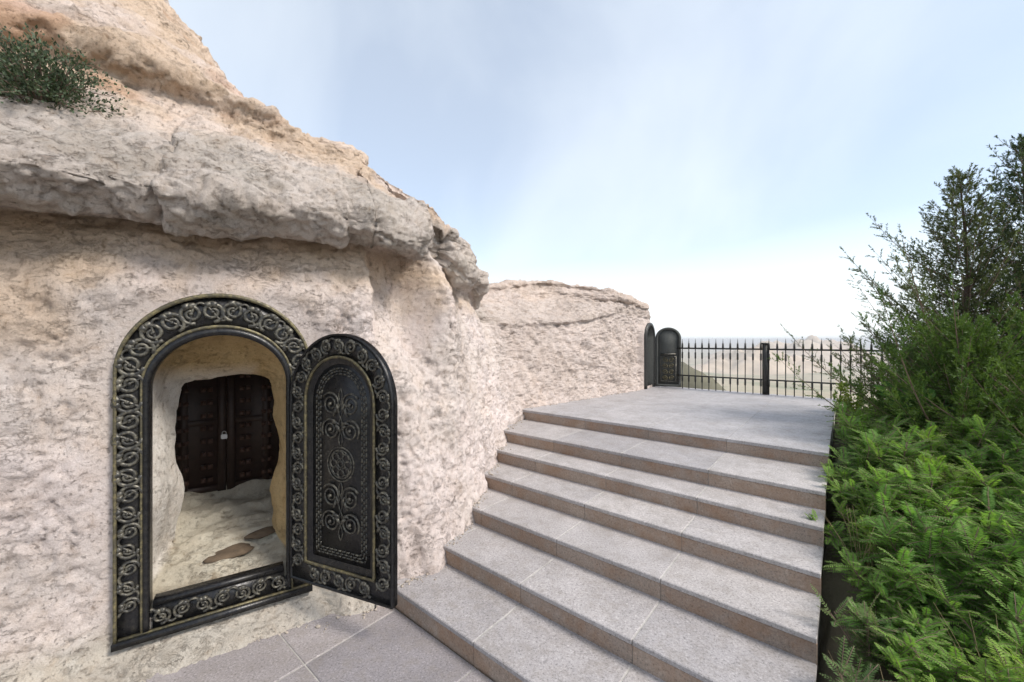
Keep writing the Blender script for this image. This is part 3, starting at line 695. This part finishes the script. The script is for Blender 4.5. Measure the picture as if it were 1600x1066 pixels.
# brick-like double bead round the panel
def beads(path_a, y, name, parent, ln_=.036, w=.010):
    q, Ln = resample(path_a, int(np.linalg.norm(np.diff(path_a, axis=0), axis=1).sum() / ln_))
    m = MB()
    for a, b in zip(q[:-1], q[1:]):
        t = (b - a); L_ = np.linalg.norm(t); t = t / L_; nn = np.array([-t[1], t[0]])
        a2 = a + t * .004; b2 = b - t * .004; cs = [a2 - nn * w / 2, b2 - nn * w / 2, b2 + nn * w / 2, a2 + nn * w / 2]
        V = [(c_[0], y, c_[1]) for c_ in cs] + [(c_[0], y - .005, c_[1]) for c_ in cs]
        m.add(V, [[4, 5, 6, 7], [0, 1, 5, 4], [1, 2, 6, 5], [2, 3, 7, 6], [3, 0, 4, 7]])
    obj(name, m.mesh(name, M_RAISE), parent)
def closed(p): return np.vstack([p, p[:1]])
for gi, gg in enumerate((.222, .240, .258)):
    beads(closed(arch_path(LW / 2, LW / 2 - gg, gg, LS, LH - LS - gg - .005)), .0045, 'bead_row', leaf)
run_scrolls(arch_path(LW / 2, LW / 2 - .072, .085, LS, LH - LS - .078), 33, leaf, -0.0145, SC, 0.050, sc=1.0, tr=.008)
run_scrolls(np.array([[.17, .075], [LW - .17, .075]]), 5, leaf, -0.0145, SC, 0.048, sc=1.0, tr=.008)
# centre: rosette wheel and volutes
wz = .83; wx = LW / 2; yp = .001
mb = MB(); th = np.linspace(0, 2 * math.pi, 41)
for r_ in (.112, .092): mb.tube(np.c_[wx + r_ * np.cos(th), np.full(41, yp), wz + r_ * np.sin(th)], .005, 6, up=(0, 1, 0))
obj('rosette_ring', mb.mesh('rosette_ring', M_RAISE, True), leaf)
mb = MB(); t = np.linspace(0, 2 * math.pi, 17)
mb.tube(np.c_[.026 * np.cos(t), 0 * t, .060 + .026 * np.sin(t)], .005, 5, up=(0, 1, 0)); petal = mb.mesh('petal', M_RAISE, True)
for k in range(8):
    o = obj('petal', petal, leaf, (wx, yp, wz)); o.rotation_euler = (0, k * math.pi / 4, 0)
mb = MB(); mb.tube(np.c_[.022 * np.cos(th), 0 * th, .022 * np.sin(th)], .007, 6, up=(0, 1, 0)); obj('rosette_hub', mb.mesh('rosette_hub', M_RAISE, True), leaf, (wx, yp, wz))
VOL = {h: scroll_mesh('volute', .078, M_RAISE, .007, 1.9, h) for h in (1, -1)}
for zc, rr in ((1.225, 0), (1.055, math.pi), (.615, 0), (.445, math.pi)):
    for h in (-1, 1):
        o = obj('volute', VOL[h], leaf, (wx + h * .083, yp, zc)); o.rotation_euler = (0, rr * 0 + (0.6 if rr else -0.6) * h, 0)
for z0, z1 in ((.33, .715), (.945, 1.33)):
    mb = MB(); zz = np.linspace(z0, z1, 26)
    for s_ in (-1, 1): mb.tube(np.c_[wx + s_ * .016 * np.sin((zz - z0) / (z1 - z0) * 4 * math.pi), np.full(26, yp + .0008 * s_), zz], .0045, 5, up=(0, 1, 0))
    obj('central_stem', mb.mesh('central_stem', M_RAISE, True), leaf)
for zc in (.25, .8, 1.3):
    hb = MB(); hb.tube(np.c_[[-.012] * 2, [.008] * 2, [zc - .05, zc + .05]], .014, 8); obj('hinge', hb.mesh('hinge', M_BLACK, True), leaf)

# ------------------------------------------------------------------ inner wooden door at the back of the passage
def dw_pt(a, b): p = O + E * a + IN * b; return (float(p[0]), float(p[1]))
p = dw_pt(.48, 1.13)
wood = empty('wooden_door', (*p, .56), EA)
tag(wood, 'dark brown studded double door at the back of the rock passage', 'door')
for s_ in (-1, 1):
    mb = MB(); mb.box((s_ * .31, .03, .62), (.616, .04, 1.24)); lf = obj('leaf', mb.mesh('leaf', M_WOOD), wood)
    mb = MB()
    for x in (.034, .30, .57): mb.box((s_ * x, -.003, .62), (.06, .02, 1.22))
    for z in (.04, .62, 1.2): mb.box((s_ * .31, -.001, z), (.58, .018, .05))
    obj('rail', mb.mesh('rail', M_WOOD), lf)
    st_ = MB(); st_.box((0, 0, 0), (.035, .03, .035)); st_.box((0, -.012, 0), (.02, .02, .02)); sm = st_.mesh('stud', M_LATT)
    for ix in range(4):
        for iz in range(10):
            obj('stud', sm, lf, (s_ * (.115 + .048 * ix + (.07 if ix > 1 else 0)), -.004, .12 + .112 * iz))
p = dw_pt(.465, 1.09)
lock = empty('padlock', (*p, 1.05), EA); tag(lock, 'small bright steel padlock hanging on the dark inner door', 'padlock')
bm = bmesh.new(); bmesh.ops.create_cube(bm, size=1); bmesh.ops.scale(bm, vec=(.045, .018, .042), verts=bm.verts); bmesh.ops.bevel(bm, geom=list(bm.edges), offset=.005, segments=2, affect='EDGES')
obj('lock_body', bm_mesh('lock_body', bm, M_STEEL), lock)
t = np.linspace(0, math.pi, 14); mb = MB(); mb.tube(np.vstack([[.014, 0, .01], np.c_[.014 * np.cos(t), 0 * t, .032 + .014 * np.sin(t)], [-.014, 0, .01]]), .003, 6, up=(0, 1, 0)); obj('shackle', mb.mesh('shackle', M_STEEL, True), lock)

# flat brown stones bedded in the passage floor
def rock_lump(name, sx, sy, sz, seed, mat):
    bm = bmesh.new(); bmesh.ops.create_icosphere(bm, subdivisions=3, radius=1)
    V = np.array([v.co[:] for v in bm.verts]); r_ = 1 + 0.28 * fbm(V + seed, 0.9, 3)
    for v, q in zip(bm.verts, V * r_[:, None]): v.co = Vector((q[0] * sx, q[1] * sy, q[2] * sz))
    return bm_mesh(name, bm, mat, True)
for (a, b, z, sx, sy, sz, lab) in ((.53, .36, .335, .15, .085, .035, 'large flat brown stone bedded in the passage floor'), (.74, .47, .385, .10, .06, .03, 'smaller flat brown stone bedded in the passage floor, nearer the open leaf')):
    p = dw_pt(a, b); o = obj('floor_stone', rock_lump('floor_stone', sx, sy, sz, a * 9, M_STONE), None, (*p, z), (0, 0, EA + .3)); tag(o, lab, 'stone')

# ------------------------------------------------------------------ far door at the end of the landing
ZL = RISE * 7
FA = math.atan2(FE[1], FE[0])
ffr = empty('door_frame', (F0[0], F0[1], ZL), FA); tag(ffr, 'small dark arched doorway in the far end of the rock wall', 'doorway')
fo = arch_path(FW / 2, FW / 2, 0, 1.02, .29, 10, 24); fi_ = arch_path(FW / 2, FW / 2 - .07, 0, 1.02, .22, 10, 24)
mb = MB(); strip(mb, fo, fi_, -.03, .06); obj('arch_band', mb.mesh('arch_band', M_IRON), ffr)
mb = MB(); strip(mb, fi_, fi_ * np.array([1, 1]) + (np.array([FW / 2, .6]) - fi_) * 0.03, -.01, .6); obj('reveal', mb.mesh('reveal', M_GREYDOOR), ffr)
mb = MB(); plate(mb, fo, .60, .64); obj('shade_panel', mb.mesh('shade_panel', M_GREYDOOR), ffr)  # dark panel and sides put the shade inside the open doorway into colour
fl = empty('door_leaf', (F1[0] + .01, F1[1] - .06, ZL + .012), math.atan2(-.14, .47)); tag(fl, 'small dark grey arched door leaf standing open at the far end of the landing', 'door')
FLW, FLH = .49, 1.21
o1 = arch_path(FLW / 2, FLW / 2, 0, FLH - .22, .22, 10, 24); o2 = arch_path(FLW / 2, FLW / 2 - .05, .05, FLH - .22, .17, 10, 24)
mb = MB(); plate(mb, o1, .0, .03); obj('plate', mb.mesh('plate', M_GREYDOOR), fl)
mb = MB(); strip(mb, o1, o2, -.016, -.001, True); obj('rim', mb.mesh('rim', M_GREYDOOR), fl)
mb = MB(); mb.box((FLW / 2, -.02, .66), (.28, .03, .035)); obj('mid_rail', mb.mesh('mid_rail', M_RAISE), fl)
mb = MB(); strip(mb, np.array([[.09, .1], [.09, .62], [.4, .62], [.4, .1]]), np.array([[.11, .12], [.11, .60], [.38, .60], [.38, .12]]), -.014, -.001, True); obj('panel_moulding', mb.mesh('panel_moulding', M_RAISE), fl)
SCF = {h: scroll_mesh('scroll', .05, M_EDGE, .008, 1.5, h) for h in (1, -1)}
for i in range(2):
    for j in range(4): obj('scroll', SCF[1 if i else -1], fl, (.185 + .12 * i, -.006, .175 + .122 * j))

# ------------------------------------------------------------------ iron fence along the far edge of the landing
fence = empty('iron_fence', site(8.3, -1.2, ZL), 0); tag(fence, 'dark wrought iron fence of spear-topped bars along the far edge of the landing', 'fence')
def fl_(A, N, z): q = np.array(site(A, N, z)); return q - np.array(fence.location)
def bar_mesh():
    m = MB(); zz = [0, .14, .142, .26, .262, .60, .602, .72, .722, .80, .802, .90, .902, .99]
    rr = [.006, .006, .011, .011, .006, .006, .011, .011, .006, .006, .013, .010, .006, .0015]
    m.tube(np.c_[np.zeros(14), np.zeros(14), zz], np.array(rr) * 1.45, 6); return m.mesh('bar', M_IRON)
BAR = bar_mesh()
nb = -2.49
while nb < 1.9:
    if abs(nb + 1.08) > .03: obj('bar', BAR, fence, fl_(8.3, nb, ZL))
    nb += 0.122
for z, r_ in ((.80, .015), (.26, .013)):
    m = MB(); m.tube([fl_(8.3, -2.6, ZL + z), fl_(8.3, 1.95, ZL + z)], r_, 4); obj('rail', m.mesh('rail', M_IRON), fence)
for N in (-1.08, .75, 1.95):
    m = MB(); q = fl_(8.3, N, ZL); m.box((q[0], q[1], .44), (.07, .07, .90)); m.box((q[0], q[1], .90), (.085, .085, .03)); obj('post', m.mesh('post', M_IRON), fence)

# ------------------------------------------------------------------ vegetation
def leaf_quads(B, D, L, W, nrmv):
    """rhombic leaves: base B, direction D, length L, width W, normal hint"""
    D = D / (np.linalg.norm(D, axis=1)[:, None] + 1e-9)
    S = np.cross(D, nrmv); S /= np.linalg.norm(S, axis=1)[:, None] + 1e-9
    L = L[:, None]; W = W[:, None]
    m = B + D * L * .45
    V = np.stack([B, m + S * W / 2, B + D * L, m - S * W / 2], 1).reshape(-1, 3)
    return V, np.arange(len(V)).reshape(-1, 4)
def leaf_obj(name, V, F, mat, rnd, parent, loc=(0, 0, 0)):
    me = mesh_np(name, V, F, mat, False, np.repeat(rnd, 4)[:, None].repeat(3, 1), 'rnd')
    return me
def rvec(n, rng): v = rng.normal(size=(n, 3)); return v / np.linalg.norm(v, axis=1)[:, None]

def fern_meshes(seed, height, spread, nf, leaflets=15, fl_len=.26, lw=.0085, ll=.052, droop=.6):
    rng = np.random.default_rng(seed); Bs, Ds, Ls, Ws, Ns, Rs = [], [], [], [], [], []
    stem = MB()
    nst = 7
    tips = []
    for s in range(nst):
        az = rng.uniform(0, 2 * math.pi); sp_ = spread * rng.uniform(.1, .75)
        t = np.linspace(0, 1, 7); h = height * rng.uniform(.7, 1.0)
        c = np.c_[np.cos(az) * sp_ * t ** 1.4, np.sin(az) * sp_ * t ** 1.4, h * t * (1 - .12 * t)]
        stem.tube(c, np.linspace(.005, .002, 7), 4); tips.append(c)
    for f in range(nf):
        c = tips[rng.integers(nst)]; k = rng.uniform(.25, 1.0); x = k * 6; i0 = min(int(x), 5); b = c[i0] + (c[i0 + 1] - c[i0]) * (x - i0)
        az = rng.uniform(0, 2 * math.pi); el = rng.uniform(.05, 1.0) + .35 * (k > .9)
        L_ = fl_len * rng.uniform(.65, 1.15)
        t = np.linspace(.08, 1, leaflets)
        hd = np.array([math.cos(az), math.sin(az), 0])
        cur = b + L_ * (t[:, None] * math.cos(el) * hd + (t * math.sin(el) - droop * .5 * t ** 2)[:, None] * np.array([0, 0, 1]))
        tan = np.gradient(cur, axis=0); tan /= np.linalg.norm(tan, axis=1)[:, None]
        side = np.cross(tan, [0, 0, 1]); side /= np.linalg.norm(side, axis=1)[:, None] + 1e-9; upv = np.cross(side, tan)
        prof = np.sin(np.clip(t * .86 + .12, 0, 1) * math.pi) ** .6
        tone = rng.uniform(0, 1)
        stem.tube(np.vstack([b, cur[::4], cur[-1]]), .0013, 3)
        for sg in (-1, 1):
            d = side * sg * .86 + tan * .5 + upv * rng.normal(0, .12, (leaflets, 1)) - np.array([0, 0, .12])
            Bs.append(cur); Ds.append(d); Ls.append(ll * prof * rng.uniform(.85, 1.15, leaflets)); Ws.append(lw * rng.uniform(.85, 1.3, leaflets)); Ns.append(upv + rng.normal(0, .15, upv.shape))
            Rs.append(np.clip(tone * .7 + .3 * k * rng.uniform(.6, 1.2, leaflets), 0, 1))
    V, F = leaf_quads(np.vstack(Bs), np.vstack(Ds), np.concatenate(Ls), np.concatenate(Ws), np.vstack(Ns))
    return V, F, np.concatenate(Rs), stem
def plant(name, kids, loc, rz, sc, label, cat, group=None):
    e = empty(name, loc, rz); e.scale = (sc, sc, sc); tag(e, label, cat, group)
    for nm, me in kids: obj(nm, me, e)
    return e
def gz(A, N):
    p = site(A, N); return float(ground_height(np.array([p[0]]), np.array([p[1]]))[0])
FERN = []
for s in range(5):
    V, F, r_, stem = fern_meshes(40 + s, (.46, .40, .50, .44, .36)[s], .34, 240, 15, (.17, .13, .19, .15, .12)[s], .0058, (.030, .022, .034, .026, .018)[s])
    FERN.append([('foliage', leaf_obj('foliage', V, F, M_FERN, r_, None)), ('stem', stem.mesh('stem', M_TWIG))])
WORM = []
for s in range(3):
    V, F, r_, stem = fern_meshes(70 + s, .42, .26, 90, 12, .15, .007, .022, .2)
    WORM.append([('foliage', leaf_obj('foliage', V, F, M_WORM, r_, None)), ('stem', stem.mesh('stem', M_TWIG))])
rs = random.Random(8)
ORD = 'first second third fourth fifth sixth seventh eighth ninth tenth eleventh twelfth thirteenth fourteenth fifteenth sixteenth seventeenth eighteenth nineteenth twentieth twenty-first twenty-second twenty-third'.split()
A = 1.6; row = 0
while A < 6.2:
    N = .13 + rs.uniform(-.03, .04); colm = 0
    while N < .32 + .30 * A and N < 1.75:
        a_, n_2 = A + rs.uniform(-.09, .09), N + rs.uniform(-.07, .07)
        front = A < 2.75 and N < .32
        kids = WORM[rs.randrange(3)] if front else FERN[rs.choice((1, 3, 4)) if A < 3.0 else rs.randrange(5)]
        px_ = site(a_, n_2)
        if not (A > 4.9 and N > .6) and px_[0] - .4 < 1.3 * px_[1]:
            sc = rs.uniform(.95, 1.3) * (1.0 if A > 2.2 else .9)
            if front: plant('wormwood_plant', kids, site(a_, max(n_2, .08), gz(a_, max(n_2, .0)) - .02), rs.uniform(0, 6.28), sc, 'fine grey green plant low by the steps, %s from the edge, %s row from front' % (ORD[colm], ORD[row]), 'plant', 'grey green plants by the lower steps')
            else: plant('fern_plant', kids, site(a_, n_2, gz(a_, max(n_2, .0)) - .02), rs.uniform(0, 6.28), sc, 'bright feathery green plant, %s from the stair edge, %s row from front' % (ORD[colm], ORD[row]), 'plant', 'bright feathery plants beside the steps')
        N += .22; colm += 1
    A += .25; row += 1

def conifer(name, seed, loc, H, rad, nb_, mat, label, cat, base=.12, upang=.55, lean=(0, 0), leaders=1, shape=1.0, fol=(.022, .0058), group=None, ntw=22, nlf=15, twl=.20, ex=.75, kx=.9):
    rng = np.random.default_rng(seed)
    e = empty(name, loc, 0); tag(e, label, cat, group)
    trunk = MB(); t = np.linspace(0, 1, 12)
    cur = np.c_[lean[0] * t ** 1.5 + .03 * np.sin(t * 7 + seed), lean[1] * t ** 1.5 + .03 * np.cos(t * 5), H * t]
    trunk.tube(cur, .045 * H / 3 * (1 - t) + .004, 7)
    obj('trunk', trunk.mesh('trunk', M_BARK), e)
    limbs = MB(); Bs, Ds, Ls, Ws, Ns, Rs = [], [], [], [], [], []
    for b in range(nb_):
        k = base + (1 - base) * ((b + rng.uniform(0, 1)) / nb_) ** kx * .985
        org = np.array([np.interp(k, t, cur[:, i]) for i in range(3)])
        az = b * 2.39996 + rng.uniform(-.5, .5)
        L_ = rad * ((1 - k) ** ex * 1.0 + .05) * shape * rng.uniform(.5, 1.1) * (1 if rng.random() > .18 else rng.uniform(1.4, 2.0))
        el = upang + .45 * k + rng.uniform(-.2, .2)
        m = 9; u = np.linspace(0, 1, m); hd = np.array([math.cos(az), math.sin(az), 0])
        pc = org + L_ * (u[:, None] * math.cos(el) * hd + (u * math.sin(el) + .16 * u ** 2 - .10 * np.sin(u * math.pi))[:, None] * np.array([0, 0, 1]))
        limbs.tube(pc, np.linspace(.006 * L_ + .002, .0012, m), 4)
        nt = max(5, int(ntw * L_ / rad * 1.1))
        tk = np.sort(rng.uniform(.16, 1, nt)); tk[-1] = 1
        tb = np.stack([np.interp(tk, u, pc[:, i]) for i in range(3)], 1)
        tg = np.gradient(pc, axis=0); tg = np.stack([np.interp(tk, u, tg[:, i]) for i in range(3)], 1); tg /= np.linalg.norm(tg, axis=1)[:, None]
        rd = rvec(nt, rng); rd[:, 2] = rd[:, 2] * .7 + .15
        td = tg * .75 + (rd - (rd * tg).sum(1)[:, None] * tg) * .85; td[-1] = tg[-1]; td /= np.linalg.norm(td, axis=1)[:, None]
        tl = twl * (1.15 - .6 * tk) * rng.uniform(.6, 1.25, nt) * (0.55 + .45 * L_ / rad)
        q = rng.uniform(.05, 1, (nt, nlf)); q[:, -1] = 1.0
        lb = tb[:, None] + td[:, None] * (tl[:, None] * q)[..., None]
        lb = lb.reshape(-1, 3); ld = np.repeat(td, nlf, 0) * .9 + rvec(nt * nlf, rng) * .65
        Bs.append(lb); Ds.append(ld); n_ = len(lb)
        Ls.append(fol[0] * rng.uniform(.6, 1.5, n_)); Ws.append(fol[1] * rng.uniform(.7, 1.4, n_)); Ns.append(rvec(n_, rng))
        tone = rng.uniform(0, .6); Rs.append(np.clip(tone + .4 * rng.uniform(0, 1, n_), 0, 1))
    obj('branches', limbs.mesh('branches', M_TWIG), e)
    V, F = leaf_quads(np.vstack(Bs), np.vstack(Ds), np.concatenate(Ls), np.concatenate(Ws), np.vstack(Ns))
    o = obj('crown', leaf_obj('crown', V, F, mat, np.concatenate(Rs), None), e); o['kind'] = 'stuff'
    return e
conifer('conifer_tree', 3, (4.78, 4.25, .35), 3.32, 1.3, 290, M_CONI, 'young dark conifer with a single pointed top, nearer the fence', 'tree', base=.15, upang=.42, nlf=30, ntw=38, ex=.9, twl=.17, kx=1.2)
conifer('conifer_tree', 5, (5.3, 4.12, .35), 3.62, 1.2, 280, M_CONI, 'taller dark conifer with an open top at the right edge of the photo', 'tree', base=.15, upang=.5, nlf=30, ntw=38, ex=.9, twl=.17, kx=1.2)
jsp = [((5.3, .78), 1.25, 1.0, 21, 'dark green juniper bush filling the bank behind the feathery plants'), ((6.7, .88), 1.3, .85, 22, 'dark green juniper bush against the right end of the iron fence'), ((4.75, 1.55), .95, 1.0, 23, 'dark green juniper bush at the right edge below the tall conifer'), ((6.0, 1.35), 1.3, 1.0, 24, 'dark green juniper bush under the pointed young conifer')]
for (A, N), h, r_, sd_, lab in jsp:
    conifer('juniper_bush', sd_, site(A, N, gz(A, N) - .05), h, r_, 170, M_JUNI, lab, 'bush', base=.03, upang=.42, fol=(.024, .0065), ntw=34, nlf=28, shape=1.0)

def leafy_bush(name, seed, loc, w, d, h, nleaf, mat, lsize, label, cat, ntw=40, tilt=(0, 0)):
    rng = np.random.default_rng(seed); e = empty(name, loc, 0); tag(e, label, cat)
    tw = MB(); Bs, Ds = [], []
    per = nleaf // ntw
    for k in range(ntw):
        az = rng.uniform(0, 2 * math.pi); rr_ = math.sqrt(rng.uniform(.05, 1)); el = rng.uniform(.15, 1.0)
        end = np.array([math.cos(az) * rr_ * w / 2, math.sin(az) * rr_ * d / 2, h * el * (1.1 - .5 * rr_ ** 2)])
        t = np.linspace(0, 1, 7)[:, None]
        c = end * t + np.array([0, 0, 1]) * (.18 * h * np.sin(t * math.pi)) + rng.normal(0, .018, (7, 3)) * t
        tw.tube(c, np.linspace(.005, .0014, 7), 4)
        q = rng.uniform(.35, 1, per); x = q * 6; i0 = np.minimum(x.astype(int), 5)
        b = c[i0] + (c[i0 + 1] - c[i0]) * (x - i0)[:, None] + rng.normal(0, .022, (per, 3))
        Bs.append(b); Ds.append(rvec(per, rng) + np.array([0, 0, .5]) + (c[-1] - c[3]) / np.linalg.norm(c[-1] - c[3]))
    B = np.vstack(Bs); n_ = len(B)
    V, F = leaf_quads(B, np.vstack(Ds), lsize * rng.uniform(.6, 1.4, n_), lsize * .55 * rng.uniform(.7, 1.3, n_), rvec(n_, rng) + np.array([0, 0, 1]))
    obj('twigs', tw.mesh('twigs', M_TWIG), e)
    o = obj('foliage', leaf_obj('foliage', V, F, mat, rng.uniform(0, 1, n_), None), e); o['kind'] = 'stuff'
    return e
leafy_bush('broadleaf_shrub', 31, site(5.25, .62, gz(5.25, .62) + .25), 1.0, .8, .62, 420, M_IVY, .075, 'low shrub with broad fresh green leaves among the junipers', 'shrub', 16)
leafy_bush('yellow_shrub', 33, site(6.9, .12, ZL - .3), .5, .5, .85, 2200, M_YELL, .035, 'sunlit yellow green shrub at the far corner of the landing', 'shrub', 26)
leafy_bush('rock_shrub', 35, (-2.95, 2.5, 3.2), .86, .65, .56, 10500, M_BUSH, .022, 'dusty green shrub with bare brown twigs growing on the rock ledge', 'shrub', 170)

# ------------------------------------------------------------------ valley haze
M_HAZE = bpy.data.materials.new('valley_air'); M_HAZE.use_nodes = True
hn = M_HAZE.node_tree.nodes; hn.clear()
ho = hn.new('ShaderNodeOutputMaterial'); hv = hn.new('ShaderNodeVolumePrincipled')
hv.inputs['Color'].default_value = (0.95, 0.95, 0.96, 1); hv.inputs['Density'].default_value = 0.0004; hv.inputs['Anisotropy'].default_value = 0.0
M_HAZE.node_tree.links.new(hv.outputs['Volume'], ho.inputs['Volume'])
mb = MB(); mb.box((0, 0, -65), (18400, 18400, 160)); tag(obj('haze', mb.mesh('haze', M_HAZE)), kind='stuff')

# ------------------------------------------------------------------ grit and crumbs of rock along the foot of the wall
rngg = np.random.default_rng(77); gm = MB()
ico = bmesh.new(); bmesh.ops.create_icosphere(ico, subdivisions=1, radius=1); ico.verts.ensure_lookup_table()
IV = np.array([v.co[:] for v in ico.verts]); IF = np.array([[v.index for v in f.verts] for f in ico.faces]); ico.free()
fN = [-2.46, -2.43, -2.55, -2.78, -2.96, -3.14, -3.45]
for k in range(420):
    i = rngg.integers(0, 8)
    if i == 0: A_ = rngg.uniform(.7, 1.63); N_ = -2.50 - .55 * (1.64 - A_) + abs(rngg.normal(0, .05)); z_ = 0.0
    else:
        i -= 1; A1_ = (NOSE[i + 1] if i < 6 else 7.6); u_ = rngg.uniform(.04, .97); A_ = NOSE[i] + (A1_ - NOSE[i]) * u_
        n1_ = fN[i + 1] if i < 6 else -3.0; N_ = fN[i] + (n1_ - fN[i]) * u_ - .02 + abs(rngg.normal(0, .05)); z_ = RISE * (i + 1)
    r_ = rngg.uniform(.003, .011) * (1.6 if rngg.random() < .1 else 1)
    p = site(A_, N_, z_ + r_ * .35)
    gm.add(np.array(p) + IV * r_ * rngg.uniform(.6, 1.2, 3) * np.array([1, 1, .7]) * (1 + .2 * rngg.normal(size=(len(IV), 1))), None, IF)
tag(obj('grit', gm.mesh('grit', plain('rock_crumb', (0.42, 0.36, 0.30), 1.0, 0.4, 60))), 'crumbs of pale rock scattered along the foot of the wall', 'grit', kind='stuff')

# ------------------------------------------------------------------ dry grass among the plants by the lower steps
M_STRAW = plain('dry_straw', (0.36, 0.28, 0.15), 0.9, 0.3, 30)
def grass_mesh(seed):
    r = np.random.default_rng(seed); m = MB()
    for k in range(26):
        az = r.uniform(0, 6.28); L_ = r.uniform(.22, .55); sp_ = r.uniform(.1, .5); t = np.linspace(0, 1, 6)
        m.tube(np.c_[np.cos(az) * sp_ * L_ * t ** 1.6 + r.normal(0, .03), np.sin(az) * sp_ * L_ * t ** 1.6 + r.normal(0, .03), L_ * (t - .25 * sp_ * t ** 2)], np.linspace(.0022, .0006, 6), 3)
    return m.mesh('blades', M_STRAW)
for k, (A_, N_, w) in enumerate(((1.75, .22, 'nearest the camera'), (2.15, .14, 'touching the second step'), (2.6, .5, 'among the feathery plants'), (3.3, .08, 'beside the fourth step'), (4.55, .75, 'below the junipers'))):
    e = empty('dry_grass_tuft', site(A_, N_, gz(A_, max(N_, 0)) - .01)); tag(e, 'tuft of dry straw coloured grass ' + w, 'grass', 'dry grass tufts by the steps')
    o = obj('blades', grass_mesh(90 + k), e); o['kind'] = 'stuff'
